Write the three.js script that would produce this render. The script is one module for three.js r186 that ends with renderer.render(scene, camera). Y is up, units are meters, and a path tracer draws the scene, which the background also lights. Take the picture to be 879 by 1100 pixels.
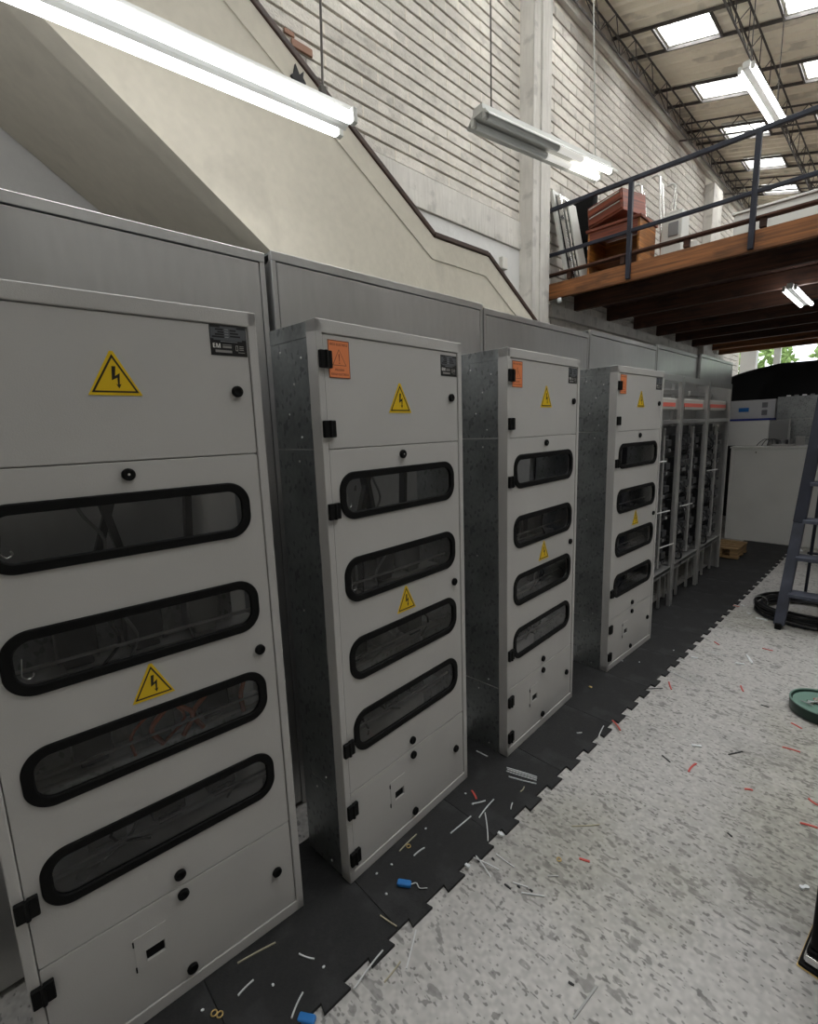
import * as THREE from 'three';
import { RoundedBoxGeometry } from 'three/addons/geometries/RoundedBoxGeometry.js';
import { mergeGeometries } from 'three/addons/utils/BufferGeometryUtils.js';
import { RectAreaLightUniformsLib } from 'three/addons/lights/RectAreaLightUniformsLib.js';

/* ------------------------------------------------ camera, sky, exposure */
const scene = new THREE.Scene();
const camera = new THREE.PerspectiveCamera(93.63, 879 / 1100, 0.05, 120);
camera.position.set(0, 1.7396, 0);
camera.rotation.order = 'YXZ';
camera.rotation.set(-0.168657, 0.803011, -0.034436);
scene.add(camera);
scene.background = new THREE.Color(2.2, 2.35, 2.5);          // overcast daylight outside
const renderer = new THREE.WebGLRenderer({ antialias: true });
renderer.toneMapping = THREE.LinearToneMapping;
renderer.toneMappingExposure = 1.15;
renderer.shadowMap.enabled = true;
RectAreaLightUniformsLib.init();

const SKYLIGHT = 15.0;      // radiance of the daylight panels in the roof
const TUBE = 7.5;         // radiance of the fluorescent fittings
const DAY = new THREE.Color(0.97, 0.99, 1.0), COOL = new THREE.Color(0.97, 0.98, 1.0);

/* ------------------------------------------------ random numbers, noise, textures */
let seed = 20240611;
const rnd = () => { seed |= 0; seed = seed + 0x6D2B79F5 | 0; let t = Math.imul(seed ^ seed >>> 15, 1 | seed); t = t + Math.imul(t ^ t >>> 7, 61 | t) ^ t; return ((t ^ t >>> 14) >>> 0) / 4294967296; };
const rr = (a, b) => a + (b - a) * rnd();
const pick = a => a[Math.floor(rnd() * a.length)];
const clamp = (x, a = 0, b = 1) => Math.min(b, Math.max(a, x));
const smooth = (a, b, x) => { const t = clamp((x - a) / (b - a)); return t * t * (3 - 2 * t); };
const lerp = (a, b, t) => a + (b - a) * t;
const hash2 = (x, y, s) => { let h = Math.imul(x, 374761393) + Math.imul(y, 668265263) + Math.imul(s, 974634777); h = Math.imul(h ^ h >>> 13, 1274126177); return ((h ^ h >>> 16) >>> 0) / 4294967296; };
// value noise that repeats after px, py cells
function vnoise(x, y, px, py, s) {
  const xi = Math.floor(x), yi = Math.floor(y), fx = x - xi, fy = y - yi;
  const u = fx * fx * (3 - 2 * fx), v = fy * fy * (3 - 2 * fy);
  const m = (a, p) => ((a % p) + p) % p;
  const a = hash2(m(xi, px), m(yi, py), s), b = hash2(m(xi + 1, px), m(yi, py), s), c = hash2(m(xi, px), m(yi + 1, py), s), d = hash2(m(xi + 1, px), m(yi + 1, py), s);
  return a + (b - a) * u + (c - a) * v + (a - b - c + d) * u * v;
}
function fbm(u, v, cx, cy, oct, s) {
  let t = 0, a = 0.5, n = 0;
  for (let i = 0; i < oct; i++) { t += a * vnoise(u * cx, v * cy, cx, cy, s + i * 17); n += a; a *= 0.5; cx *= 2; cy *= 2; }
  return t / n;
}
function tex(w, h, fn, metres, srgb = true, my = metres) {
  const d = new Uint8Array(w * h * 4);
  for (let j = 0; j < h; j++) for (let i = 0; i < w; i++) {
    const c = fn((i + 0.5) / w, (j + 0.5) / h, i, j), k = (j * w + i) * 4;
    if (typeof c === 'number') d[k] = d[k + 1] = d[k + 2] = clamp(c) * 255;
    else { d[k] = clamp(c[0]) * 255; d[k + 1] = clamp(c[1]) * 255; d[k + 2] = clamp(c[2]) * 255; }
    d[k + 3] = 255;
  }
  const t = new THREE.DataTexture(d, w, h);
  t.wrapS = t.wrapT = THREE.RepeatWrapping; t.magFilter = THREE.LinearFilter; t.minFilter = THREE.LinearMipmapLinearFilter; t.generateMipmaps = true;
  t.repeat.set(1 / metres, 1 / my);
  if (srgb) t.colorSpace = THREE.SRGBColorSpace;
  t.needsUpdate = true;
  return t;
}
const tinted = (r, g, b, k) => [r * k, g * k, b * k];

// zinc spangle: flat crystals of differing tone
const spangleCells = (() => { const N = 44, pts = []; for (let j = 0; j < N; j++) for (let i = 0; i < N; i++) pts.push([(i + rnd()) / N, (j + rnd()) / N, rnd()]); return { N, pts }; })();
function spangle(u, v) {
  const { N, pts } = spangleCells, ci = Math.floor(u * N), cj = Math.floor(v * N); let best = 9, tone = 0;
  for (let dj = -1; dj <= 1; dj++) for (let di = -1; di <= 1; di++) {
    const i = ci + di, j = cj + dj, p = pts[((j + N) % N) * N + (i + N) % N];
    const x = p[0] + Math.floor(i / N) - u, y = p[1] + Math.floor(j / N) - v, d = x * x + y * y * 0.5;
    if (d < best) { best = d; tone = p[2]; }
  }
  return tone;
}
const spangleTone = tex(512, 512, (u, v) => { const s = spangle(u, v), f = fbm(u, v, 5, 5, 5, 3); const k = 0.66 + 0.06 * s + 0.16 * (f - 0.5) - (s > 0.9 ? 0.13 : 0); return [k * 0.985, k * 1.0, k * 1.0]; }, 0.55);
const spangleRough = tex(512, 512, (u, v) => 0.33 + 0.10 * spangle(u, v) + 0.2 * (fbm(u, v, 5, 5, 5, 3) - 0.5), 0.55, false);
const sheetTone = tex(512, 512, (u, v) => { const k = 0.72 + 0.05 * (fbm(u, v, 3, 4, 5, 8) - 0.5) + 0.03 * (fbm(u, v, 60, 14, 2, 9) - 0.5); return [k * 1.0, k * 0.995, k * 0.985]; }, 1.3);
const sheetRough = tex(512, 512, (u, v) => 0.31 + 0.12 * (fbm(u, v, 4, 4, 5, 8) - 0.5), 1.3, false);
const paintGrain = tex(256, 256, (u, v) => fbm(u, v, 64, 64, 3, 12), 0.12, false);
const paintTone = tex(256, 256, (u, v) => { const k = 0.985 + 0.05 * (fbm(u, v, 4, 4, 5, 21) - 0.5); return [k, k, k]; }, 0.9);
const rubberTone = tex(512, 512, (u, v) => { const f = fbm(u, v, 5, 5, 5, 31), g = fbm(u, v, 90, 90, 2, 32), dust = smooth(0.52, 0.8, fbm(u, v, 9, 9, 5, 33)); const k = 0.115 + 0.035 * (f - 0.5) + 0.03 * (g - 0.5) + 0.05 * dust; return [k, k, k * 1.02]; }, 0.8);
const rubberBump = tex(256, 256, (u, v) => fbm(u, v, 60, 60, 2, 35), 0.25, false);

// worn grey floor paint: chips that follow the trowel marks across the aisle, bare and dirty patches
const chips = (u, v) => {
  const wear = smooth(0.38, 0.66, fbm(u, v, 4, 4, 5, 41)), a = fbm(u, v, 170, 330, 2, 42), m = fbm(u, v, 60, 120, 3, 49), b = fbm(u, v, 420, 420, 2, 43), big = fbm(u, v, 20, 34, 5, 47), f2 = fbm(u, v, 12, 12, 4, 48);
  const t = 0.07 * wear + 0.10 * (f2 - 0.45);
  return { wear, b, chip: Math.max(smooth(0.69 - t, 0.74 - t, a * 0.88 + b * 0.12), 0.7 * smooth(0.715 - t, 0.745 - t, m)), patch: smooth(0.66, 0.71, big) * wear };
};
const floorTone = tex(2048, 2048, (u, v) => {
  const c = chips(u, v), f = fbm(u, v, 3, 3, 6, 44), g = fbm(u, v, 260, 260, 1, 45), st = smooth(0.55, 0.75, fbm(u, v, 7, 11, 5, 46));
  let k = 0.705 + 0.13 * (f - 0.5) + 0.10 * (g - 0.5) - 0.06 * c.wear - 0.04 * st;
  k = lerp(k, 0.38 + 0.14 * g, c.chip * 0.72); k = lerp(k, 0.50 + 0.1 * g, c.patch * 0.42);
  return [k * 1.0, k * 0.985, k * lerp(0.965, 0.93, c.wear)];
}, 3.2);
const floorRough = tex(1024, 1024, (u, v) => { const c = chips(u, v); return 0.55 + 0.3 * c.chip + 0.12 * (c.b - 0.5); }, 3.2, false);
const floorBump = tex(1024, 1024, (u, v) => { const c = chips(u, v); return 0.7 - 0.5 * c.chip - 0.3 * c.patch + 0.2 * (c.b - 0.5); }, 3.2, false);

const brickTone = tex(512, 512, (u, v) => { const k = 0.86 + 0.14 * (fbm(u, v, 5, 5, 5, 51) - 0.5) + 0.09 * (fbm(u, v, 40, 60, 3, 52) - 0.5) - 0.08 * smooth(0.62, 0.82, fbm(u, v, 12, 16, 5, 53)); return [k, k * 0.975, k * 0.935]; }, 1.7);
const brickBump = tex(512, 512, (u, v) => fbm(u, v, 70, 90, 4, 55), 0.8, false);
const plasterTone = tex(512, 512, (u, v) => { const k = 0.80 + 0.07 * (fbm(u, v, 3, 3, 6, 61) - 0.5) + 0.03 * (fbm(u, v, 80, 80, 2, 62) - 0.5) - 0.03 * smooth(0.66, 0.82, fbm(u, v, 12, 9, 5, 63)); return [k, k * 0.965, k * 0.89]; }, 2.2);
const plasterBump = tex(512, 512, (u, v) => fbm(u, v, 20, 20, 5, 65), 1.4, false);
const concreteTone = tex(512, 512, (u, v) => { const k = 0.80 + 0.14 * (fbm(u, v, 4, 4, 6, 71) - 0.5) - 0.09 * smooth(0.62, 0.8, fbm(u, v, 10, 12, 5, 72)) + 0.05 * (fbm(u, v, 90, 12, 2, 73) - 0.5); return [k, k * 0.98, k * 0.945]; }, 1.5);
const concreteBump = tex(512, 512, (u, v) => 0.6 * fbm(u, v, 8, 8, 6, 75) + 0.4 * fbm(u, v, 60, 6, 2, 76), 1.5, false);
const woodOf = (r, g, b, s) => tex(512, 256, (u, v) => { const w = fbm(u, v, 3, 26, 4, s), q = fbm(u, v, 8, 90, 2, s + 5), st = smooth(0.6, 0.8, fbm(u, v, 5, 5, 4, s + 9)); const k = 0.8 + 0.5 * (w - 0.5) + 0.25 * (q - 0.5) - 0.18 * st; return tinted(r, g, b, k); }, 1.4, true, 0.5);
const woodBeam = woodOf(0.66, 0.42, 0.23, 81), woodDark = woodOf(0.36, 0.22, 0.15, 83), woodRed = woodOf(0.60, 0.29, 0.18, 85), woodPale = woodOf(0.72, 0.58, 0.40, 87), woodGold = woodOf(0.78, 0.50, 0.22, 89);
const roofTone = tex(512, 512, (u, v) => { const k = 0.95 + 0.10 * (fbm(u, v, 4, 4, 6, 91) - 0.5) - 0.12 * smooth(0.6, 0.75, fbm(u, v, 6, 20, 5, 92)); return [k, k * 0.975, k * 0.91]; }, 1.9);
const steelTone = tex(256, 256, (u, v) => { const k = 0.8 + 0.4 * (fbm(u, v, 6, 6, 5, 95) - 0.5); return [k, k, k]; }, 0.6);
const leafTone = tex(256, 256, (u, v) => { const k = 0.75 + 0.7 * (fbm(u, v, 16, 16, 4, 97) - 0.5); return [k * 0.66, k * 0.78, k * 0.45]; }, 1.2);

/* ------------------------------------------------ materials */
const std = o => new THREE.MeshStandardMaterial(o);
const lin = (r, g, b) => new THREE.Color().setRGB(r, g, b);
const M = {
  paint: std({ name: 'light grey paint', color: lin(0.48, 0.467, 0.448), map: paintTone, roughness: 0.5, bumpMap: paintGrain, bumpScale: 0.00025 }),
  galv: std({ name: 'spangled zinc', color: lin(0.84, 0.85, 0.85), map: spangleTone, roughnessMap: spangleRough, roughness: 1, metalness: 0.85 }),
  sheet: std({ name: 'grey zinc sheet', color: lin(1, 1, 1), map: sheetTone, roughnessMap: sheetRough, roughness: 1, metalness: 0.7 }),
  black: new THREE.MeshPhysicalMaterial({ name: 'black plastic', color: lin(0.007, 0.007, 0.007), roughness: 0.55, specularIntensity: 0.25 }),
  gasket: new THREE.MeshPhysicalMaterial({ name: 'black rubber seal', color: lin(0.005, 0.005, 0.005), roughness: 0.6, specularIntensity: 0.3 }),
  smoke: new THREE.MeshPhysicalMaterial({ name: 'smoked window', color: lin(0.66, 0.66, 0.66), roughness: 0.06, transmission: 1, thickness: 0, ior: 1.5 }),
  chrome: std({ name: 'bright metal', color: lin(0.78, 0.78, 0.77), roughness: 0.2, metalness: 1 }),
  rivet: std({ name: 'bright rivet', color: lin(0.85, 0.85, 0.83), roughness: 0.35, metalness: 0.4 }),
  floor: std({ name: 'worn grey floor paint', map: floorTone, roughnessMap: floorRough, roughness: 1, bumpMap: floorBump, bumpScale: 0.0014 }),
  rubber: std({ name: 'black rubber', map: rubberTone, roughness: 0.8, bumpMap: rubberBump, bumpScale: 0.0006 }),
  mortar: std({ name: 'painted mortar', color: lin(1, 0.98, 0.94), map: brickTone, roughness: 0.95, bumpMap: brickBump, bumpScale: 0.004 }),
  bricks: [0.93, 0.88, 0.97, 0.83].map((k, i) => std({ name: 'white painted brick ' + i, color: lin(k, k * 0.995, k * 0.985), map: brickTone, roughness: 0.9, bumpMap: brickBump, bumpScale: 0.005 })),
  plaster: std({ name: 'cream plaster', map: plasterTone, roughness: 0.9, bumpMap: plasterBump, bumpScale: 0.003 }),
  white: std({ name: 'white plaster', color: lin(0.66, 0.65, 0.63), map: paintTone, roughness: 0.9, bumpMap: plasterBump, bumpScale: 0.003 }),
  concrete: std({ name: 'whitewashed concrete', map: concreteTone, roughness: 0.92, bumpMap: concreteBump, bumpScale: 0.012 }),
  railWood: std({ name: 'dark handrail wood', color: lin(0.62, 0.6, 0.55), map: woodDark, roughness: 0.5 }),
  beam: std({ name: 'stained timber', map: woodBeam, roughness: 0.62 }),
  joist: std({ name: 'dark timber', map: woodDark, roughness: 0.75 }),
  deskRed: std({ name: 'red brown wood', map: woodRed, roughness: 0.45 }),
  deskGold: std({ name: 'golden wood', map: woodGold, roughness: 0.5 }),
  pallet: std({ name: 'pallet wood', map: woodPale, roughness: 0.85 }),
  roof: std({ name: 'fibre cement', map: roofTone, roughness: 0.95 }),
  truss: std({ name: 'dark steel', color: lin(0.15, 0.138, 0.13), map: steelTone, roughness: 0.7, metalness: 0.2 }),
  rail: std({ name: 'blue black paint', color: lin(0.022, 0.027, 0.05), map: steelTone, roughness: 0.5 }),
  ladder: std({ name: 'slate blue paint', color: lin(0.10, 0.11, 0.15), map: steelTone, roughness: 0.55 }),
  fitting: std({ name: 'white enamel', color: lin(0.62, 0.62, 0.58), map: paintTone, roughness: 0.4 }),
  tubeOff: std({ name: 'unlit tube glass', color: lin(0.72, 0.73, 0.72), roughness: 0.25 }),
  tubeLit: std({ name: 'lit tube', color: lin(0.9, 0.9, 0.9), emissive: COOL, emissiveIntensity: 6 }),
  tubeWeak: std({ name: 'weak tube end', color: lin(0.8, 0.8, 0.8), emissive: new THREE.Color(1, 0.97, 0.9), emissiveIntensity: 2.2 }),
  tubeFaint: std({ name: 'faint tube', color: lin(0.75, 0.75, 0.74), emissive: new THREE.Color(1, 0.97, 0.9), emissiveIntensity: 0.45 }),
  daylight: std({ name: 'daylight panel', color: lin(0.8, 0.8, 0.8), emissive: DAY, emissiveIntensity: 3.2, roughness: 0.6 }),
  cord: std({ name: 'grey cord', color: lin(0.10, 0.09, 0.08), roughness: 0.8 }),
  cordPale: std({ name: 'pale cord', color: lin(0.55, 0.54, 0.5), roughness: 0.8 }),
  device: std({ name: 'dark grey plastic', color: lin(0.03, 0.031, 0.033), roughness: 0.5 }),
  deviceGrey: std({ name: 'grey plastic', color: lin(0.22, 0.22, 0.22), roughness: 0.5 }),
  copper: std({ name: 'orange cable', color: lin(0.42, 0.11, 0.045), roughness: 0.5 }),
  busRed: std({ name: 'red strip', color: lin(0.78, 0.16, 0.12), roughness: 0.5 }),
  busPale: std({ name: 'pale cover', color: lin(0.55, 0.53, 0.49), roughness: 0.45 }),
  panelWhite: std({ name: 'white sheet', color: lin(0.66, 0.655, 0.63), map: paintTone, roughness: 0.5 }),
  blueTape: std({ name: 'blue edge', color: lin(0.02, 0.035, 0.25), roughness: 0.5 }),
  tarp: std({ name: 'black plastic sheet', color: lin(0.007, 0.007, 0.008), roughness: 0.7 }),
  wire: std({ name: 'black cable', color: lin(0.008, 0.008, 0.009), roughness: 0.45 }),
  green: std({ name: 'dark green tin', color: lin(0.006, 0.028, 0.019), roughness: 0.35 }),
  greenPale: std({ name: 'pale green tin', color: lin(0.16, 0.27, 0.22), roughness: 0.45 }),
  bits: {
    w: std({ name: 'white plastic', color: lin(0.62, 0.63, 0.63), roughness: 0.5 }), y: std({ name: 'straw plastic', color: lin(0.42, 0.38, 0.27), roughness: 0.6 }),
    g: std({ name: 'grey plastic strip', color: lin(0.36, 0.36, 0.35), roughness: 0.6 }), r: std({ name: 'red plastic', color: lin(0.55, 0.075, 0.06), roughness: 0.5 }),
    k: std({ name: 'black scrap', color: lin(0.012, 0.012, 0.013), roughness: 0.6 }), p: std({ name: 'white scrap', color: lin(0.72, 0.74, 0.75), roughness: 0.6 }),
    b: std({ name: 'blue plastic', color: lin(0.02, 0.17, 0.48), roughness: 0.45 }), o: std({ name: 'brass', color: lin(0.6, 0.42, 0.16), roughness: 0.35, metalness: 0.6 }),
  },
  clay: std({ name: 'bare red clay', color: lin(0.30, 0.17, 0.12), roughness: 0.9 }),
  leaf: std({ name: 'foliage', map: leafTone, roughness: 0.8 }),
  bark: std({ name: 'bark', color: lin(0.12, 0.09, 0.06), roughness: 0.9 }),
  yard: std({ name: 'yard ground', color: lin(0.3, 0.29, 0.26), roughness: 0.95 }),
};

/* ------------------------------------------------ builders */
const used = {};
const numbered = n => { const k = used[n] = (used[n] ?? -1) + 1; return k ? n + '_' + String(k).padStart(3, '0') : n; };
function shade(o) { o.castShadow = o.receiveShadow = true; return o; }
// uv in metres from position, by the dominant axis of the normal
function metreUV(g) {
  const p = g.attributes.position, n = g.attributes.normal, uv = new Float32Array(p.count * 2);
  for (let i = 0; i < p.count; i++) {
    const x = p.getX(i), y = p.getY(i), z = p.getZ(i), a = Math.abs(n.getX(i)), b = Math.abs(n.getY(i)), c = Math.abs(n.getZ(i));
    const [u, v] = a >= b && a >= c ? [z, y] : b >= c ? [x, z] : [x, y];
    uv[2 * i] = u; uv[2 * i + 1] = v;
  }
  g.setAttribute('uv', new THREE.BufferAttribute(uv, 2));
  return g;
}
const plain = g => { const h = g.index ? g.toNonIndexed() : g; for (const k of Object.keys(h.attributes)) if (!['position', 'normal', 'uv'].includes(k)) h.deleteAttribute(k); return h; };
const join = list => mergeGeometries(list.map(plain));
const bx = (w, h, d, x = 0, y = 0, z = 0) => new THREE.BoxGeometry(w, h, d).translate(x, y, z);
const rb = (w, h, d, r, x = 0, y = 0, z = 0) => new RoundedBoxGeometry(w, h, d, 1, Math.min(r, 0.49 * Math.min(w, h, d))).translate(x, y, z);
const V = (x, y, z) => new THREE.Vector3(x, y, z);
function bar(a, b, r, n = 6) { const d = b.clone().sub(a), g = new THREE.CylinderGeometry(r, r, d.length(), n); g.applyQuaternion(new THREE.Quaternion().setFromUnitVectors(V(0, 1, 0), d.normalize())); const m = a.clone().add(b).multiplyScalar(0.5); return g.translate(m.x, m.y, m.z); }
function beamBetween(a, b, w, h, r = 0) { const d = b.clone().sub(a), g = r ? rb(w, h, d.length(), r) : bx(w, h, d.length()); const m = new THREE.Matrix4().lookAt(b, a, Math.abs(d.clone().normalize().y) > 0.98 ? V(1, 0, 0) : V(0, 1, 0)); g.applyMatrix4(m); const c = a.clone().add(b).multiplyScalar(0.5); return g.translate(c.x, c.y, c.z); }
const tube = (pts, r, n = 12, m = 6) => new THREE.TubeGeometry(new THREE.CatmullRomCurve3(pts), n, r, m);
function obj(name, geo, mat, parent = scene, uv = true) {
  const g = Array.isArray(geo) ? join(geo) : geo;
  if (uv) metreUV(g);
  const m = shade(new THREE.Mesh(g, mat)); m.name = parent === scene ? numbered(name) : name; parent.add(m); return m;
}
function tag(o, label, category, group) { o.userData.label = label; o.userData.category = category; if (group) o.userData.group = group; return o; }
function thing(name, label, category, [x, y, z] = [0, 0, 0], turn = 0, group) { const o = new THREE.Group(); o.name = numbered(name); scene.add(o); o.position.set(x, y, z); o.rotation.y = turn; return tag(o, label, category, group); }
function struct(name, geo, mat) { const o = obj(name, geo, mat); o.userData.kind = 'structure'; return o; }
function structGroup(name) { const o = new THREE.Group(); o.name = numbered(name); o.userData.kind = 'structure'; scene.add(o); return o; }
function areaLight(w, h, colour, radiance, at, look, parent = scene) { const l = new THREE.RectAreaLight(colour, radiance, w, h); l.position.copy(at); parent.add(l); l.lookAt(look); l.castShadow = true; return l; }
const roundRect = (s, x0, y0, x1, y1, r) => { s.moveTo(x0 + r, y0); s.lineTo(x1 - r, y0); s.absarc(x1 - r, y0 + r, r, -Math.PI / 2, 0); s.lineTo(x1, y1 - r); s.absarc(x1 - r, y1 - r, r, 0, Math.PI / 2); s.lineTo(x0 + r, y1); s.absarc(x0 + r, y1 - r, r, Math.PI / 2, Math.PI); s.lineTo(x0, y0 + r); s.absarc(x0 + r, y0 + r, r, Math.PI, Math.PI * 1.5); return s; };

/* ------------------------------------------------ the hall */
const XW = -3.3, XR = 4.6, ZB = -15.6, ZF = 3.2;             // left wall, right wall, far wall, wall behind the camera
const SLOPE = 0.265, roofY = x => 6.80 - SLOPE * (x + 3.1);   // underside of the roof falls towards the right
struct('floor', bx(XR - XW + 0.6, 0.2, ZF - ZB + 0.6, (XR + XW) / 2, -0.1, (ZF + ZB) / 2), M.floor);
struct('trim_1', bx(30, 0.1, 16, 0, -0.07, ZB - 8.3), M.yard);

// left wall with its columns, ring beam and bricks
const wall = structGroup('wall_left');
obj('wall_body', bx(0.25, 7.2, ZF - ZB, XW - 0.125 - 0.022, 3.6, (ZF + ZB) / 2), M.mortar, wall);
obj('ring_beam', rb(0.05, 0.29, 5.2, 0.008, XW + 0.005, 3.857, -2.5), M.concrete, wall);
obj('plaster_panel', bx(0.03, 3.71, 5.2 + 2.4, XW - 0.005, 1.855, -2.5 + 1.2), M.white, wall);
obj('plaster_panel', bx(0.03, 2.2, 10.2, XW - 0.005, 1.1, -10.45), M.white, wall);
obj('junction_box', rb(0.05, 0.12, 0.1, 0.006, XW + 0.03, 3.50, -4.72), M.concrete, wall);
obj('column', [rb(0.20, 6.6, 0.36, 0.012, XW + 0.08, 3.3, -5.245), rb(0.03, 6.6, 0.20, 0.006, XW + 0.185, 3.3, -5.30)], M.concrete, wall);
obj('column', rb(0.22, 6.35, 0.62, 0.012, XW + 0.06, 3.175, -12.0), M.concrete, wall);
obj('cornice', [rb(0.06, 0.07, ZF - ZB - 0.2, 0.01, XW + 0.015, 6.60, (ZF + ZB) / 2), bx(0.03, 0.5, ZF - ZB - 0.2, XW - 0.003, 6.87, (ZF + ZB) / 2)], M.concrete, wall);
{
  const list = [];
  const lay = (z0, z1, y0, y1, L, H, joint) => {                      // running bond, joints recessed
    let row = 0;
    for (let y = y0; y + H <= y1 + 1e-6; y += H, row++) {
      for (let z = z0 + (row % 2 ? L / 2 : 0) + L; z > z1; z -= L) {
        const a = Math.min(z, z0), b = Math.max(z - L, z1);
        if (a - b > 0.07) list.push({ y: y + H / 2, z: (a + b) / 2, l: a - b - 0.007, h: H - 0.018, joint });
      }
    }
  };
  lay(-0.4, -5.06, 4.01, 6.52, 0.346, 0.1025, true);
  lay(-5.43, -11.69, 2.25, 6.5, 0.362, 0.121);
  lay(-12.31, -15.4, 2.25, 6.5, 0.362, 0.121);
  camera.updateMatrixWorld(true); camera.updateProjectionMatrix();
  for (const b of list) {
    const c = V(XW, b.y, b.z), q = c.clone().project(camera); b.d = c.distanceTo(camera.position);
    const behindStair = b.z > -3.9 && b.y < 4.05 + Math.max(0, (b.z + 2.9) * 0.55);
    b.seen = Math.abs(q.x) < 1.04 && Math.abs(q.y) < 1.04 && q.z < 1 && !behindStair && !(b.y < 3.7 && (b.z < -8.2 || b.y < 2.6));
  }
  const near = list.filter(b => b.seen).sort((a, b) => a.d - b.d), own = new Set(near.slice(0, 300));
  const geos = {};
  const brickGeo = (l, h) => { const k = l.toFixed(3) + '_' + h.toFixed(3); return geos[k] ||= rb(0.04, h, l, 0.004); };
  const far = list.filter(b => !own.has(b));
  for (const b of own) {
    const g = brickGeo(b.l, b.h).clone().translate(XW - 0.014 + rr(-0.003, 0.003), b.y, b.z);
    const br = obj('brick', g, pick(M.bricks), wall);
    if (b.joint) obj('mortar_joint', bx(0.04, b.h - 0.004, 0.016, XW - 0.0125, b.y, b.z - b.l / 2 - 0.0035), M.mortar, br);
  }
  const inst = new THREE.InstancedMesh(metreUV(bx(0.04, 1, 1)), M.bricks[0], far.length), m = new THREE.Matrix4();
  far.forEach((b, i) => { m.makeScale(1, b.h, b.l).setPosition(XW - 0.014 + rr(-0.003, 0.003), b.y, b.z); inst.setMatrixAt(i, m); const t = rr(0.86, 1.03); inst.setColorAt(i, new THREE.Color(t, t, t)); });
  inst.name = 'brick'; inst.userData.kind = 'stuff'; shade(inst); wall.add(inst);
}
obj('exposed_brick', [rb(0.02, 0.05, 0.17, 0.004, XW + 0.012, 4.452, -2.27), rb(0.016, 0.03, 0.08, 0.003, XW + 0.012, 4.50, -2.17)], M.clay, wall);
struct('wall_right', bx(0.25, 5.4, ZF - ZB, XR + 0.125, 2.7, (ZF + ZB) / 2), M.white);
struct('wall_front', bx(XR - XW + 0.5, 7.4, 0.25, (XR + XW) / 2, 3.7, ZF + 0.125), M.white);
struct('wall_back', [bx(XR - XW + 0.5, 3.4, 0.25, (XR + XW) / 2, 5.6, ZB - 0.125), bx(0.35, 3.9, 0.25, XW + 0.175, 1.95, ZB - 0.125), bx(1.6, 3.9, 0.25, XR - 0.8, 1.95, ZB - 0.125)], M.white);

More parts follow.
